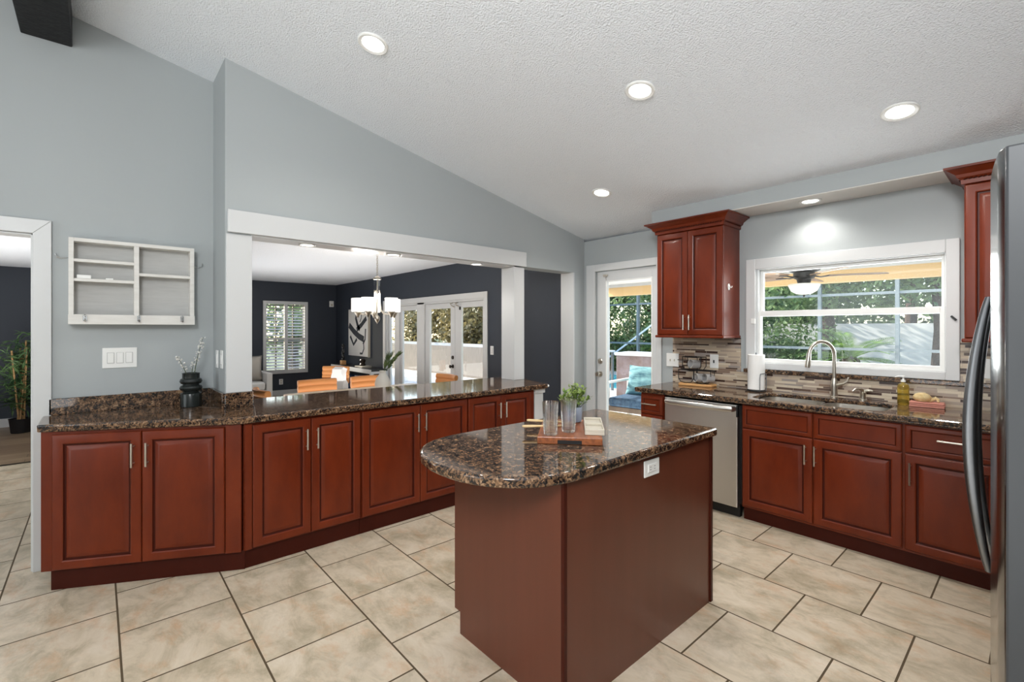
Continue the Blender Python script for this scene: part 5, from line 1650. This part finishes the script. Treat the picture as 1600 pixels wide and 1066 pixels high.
tree((-9.4, 15.6, -.06), 2.6, 2, 'leafy tree beyond the pool seen through the middle of the glass door pane')
tree((-6.9, 16.0, -.06), 2.7, 3, 'leafy tree behind the fan seen at the left of the sink window')
tree((-4.0, 15.0, -.06), 3.5, 4, 'leafy tree seen beneath the fan through the sink window', trunk=.17, rz=1.5)
tree((-2.9, 19.4, -.06), 4.4, 5, 'tall leafy tree above the white garden fence seen in the sink window', trunk=.16)
tree((-1.72, 15.0, -.06), 3.75, 6, 'leafy tree with a bare trunk at the right end of the sink window', trunk=.11, rz=1.4)
tree((-6.5, 22.5, -.06), 2.6, 41, 'large leafy tree behind the white garden fence toward the fan side of the window', rx=3.2, rz=2.2, ls=.26)
tree((-1.4, 22.5, -.06), 2.6, 42, 'large leafy tree behind the white garden fence at the right of the sink window', rx=3.2, rz=2.2, ls=.26)
tree((-15.4, 10.6, -.06), 1.9, 7, 'brownish leafy tree outside the middle french door', 'leafbrown', rx=1.8, rz=1.5, name='brown_tree', group='trees outside the french doors')
tree((-12.9, 9.9, -.06), 2.0, 8, 'brownish leafy tree outside the right french door beside the white post', 'leafbrown', rx=1.6, rz=1.5, name='brown_tree', group='trees outside the french doors')
tree((-19.6, 11.2, -.06), 2.6, 9, 'leafy tree hanging over the white fence outside the left french door panels', 'leafbrown', rx=1.8, rz=1.0, name='brown_tree', group='trees outside the french doors')
tree((-15.5, 4.6, -.06), 2.0, 10, 'green tree outside the shuttered dining room window', 'leaf', n=4000, rx=1.9, rz=1.6, group='trees outside the shuttered window')
def hedge(loc, seed, label):
    t = thing('garden_shrub', label, 'shrub', loc, 0, 'shrubs beyond the pool screen')
    m = crown_mesh(seed, 3500, 1.25, .7, .13)
    m.v = [(p[0], p[1], p[2] + .75) for p in m.v]
    m.build('foliage', 'leaf', t, smooth=False, recalc=False)['kind'] = 'stuff'
    MB().bar((0, 0, 0), (0, 0, .6), .05, 8).build('stem', 'bark', t)
hedge((-6.6, 14.4, -.06), 31, 'dense dark shrub low at the left of the sink window view')
hedge((-5.1, 14.6, -.06), 32, 'dense shrub left of the cycad outside the sink window')
hedge((-10.8, 14.6, -.06), 33, 'shrub under the screen brace outside the glass door')
hedge((-13.0, 14.8, -.06), 34, 'shrub at the far left outside the glass door')
def cycad(loc, label, s=1.0):
    t = thing('cycad_palm', label, 'palm', loc, 0, 'cycads beyond the pool screen')
    MB().lathe([(0, 0), (.18 * s, 0), (.2 * s, .3 * s), (.14 * s, .62 * s), (0, .68 * s)], seg=16).build('trunk', 'bark', t)
    rnd = random.Random(int(abs(loc[0]) * 10))
    for k in range(26):
        a = 2 * PI * k / 26 + rnd.uniform(-.1, .1); e = rnd.uniform(.05, 1.1)
        L = rnd.uniform(.9, 1.15) * s
        m = MB(); pts = []
        for q in range(9):
            u = q / 8
            r = L * u * math.cos(e * (1 - .35 * u)); z = L * (math.sin(e) * u - .35 * u * u)
            pts.append(Vector((math.cos(a) * r, math.sin(a) * r, .6 * s + z)))
        m.tube(pts, .008, 4)
        sd = Vector((-math.sin(a), math.cos(a), 0))
        for q in range(26):
            u = .12 + .86 * q / 26
            i_ = min(int(u * 8), 7); p = pts[i_].lerp(pts[i_ + 1], u * 8 - i_)
            tg = (pts[i_ + 1] - pts[i_]).normalized()
            for s_ in (-1, 1): m.leafquad(p, sd * s_ + tg * .6 + Vector((0, 0, .25)), tg.cross(sd) * 1.0, .22 * s * (1 - .6 * abs(u - .45)), .022)
        m.build('frond', 'frond', t, smooth=False, recalc=False)
cycad((-3.15, 13.9, -.06), 'spiky green cycad palm outside the sink window behind the faucet', 1.25)
cycad((-8.15, 14.1, -.06), 'spiky green cycad palm outside the glass door at its right edge', 1.25)
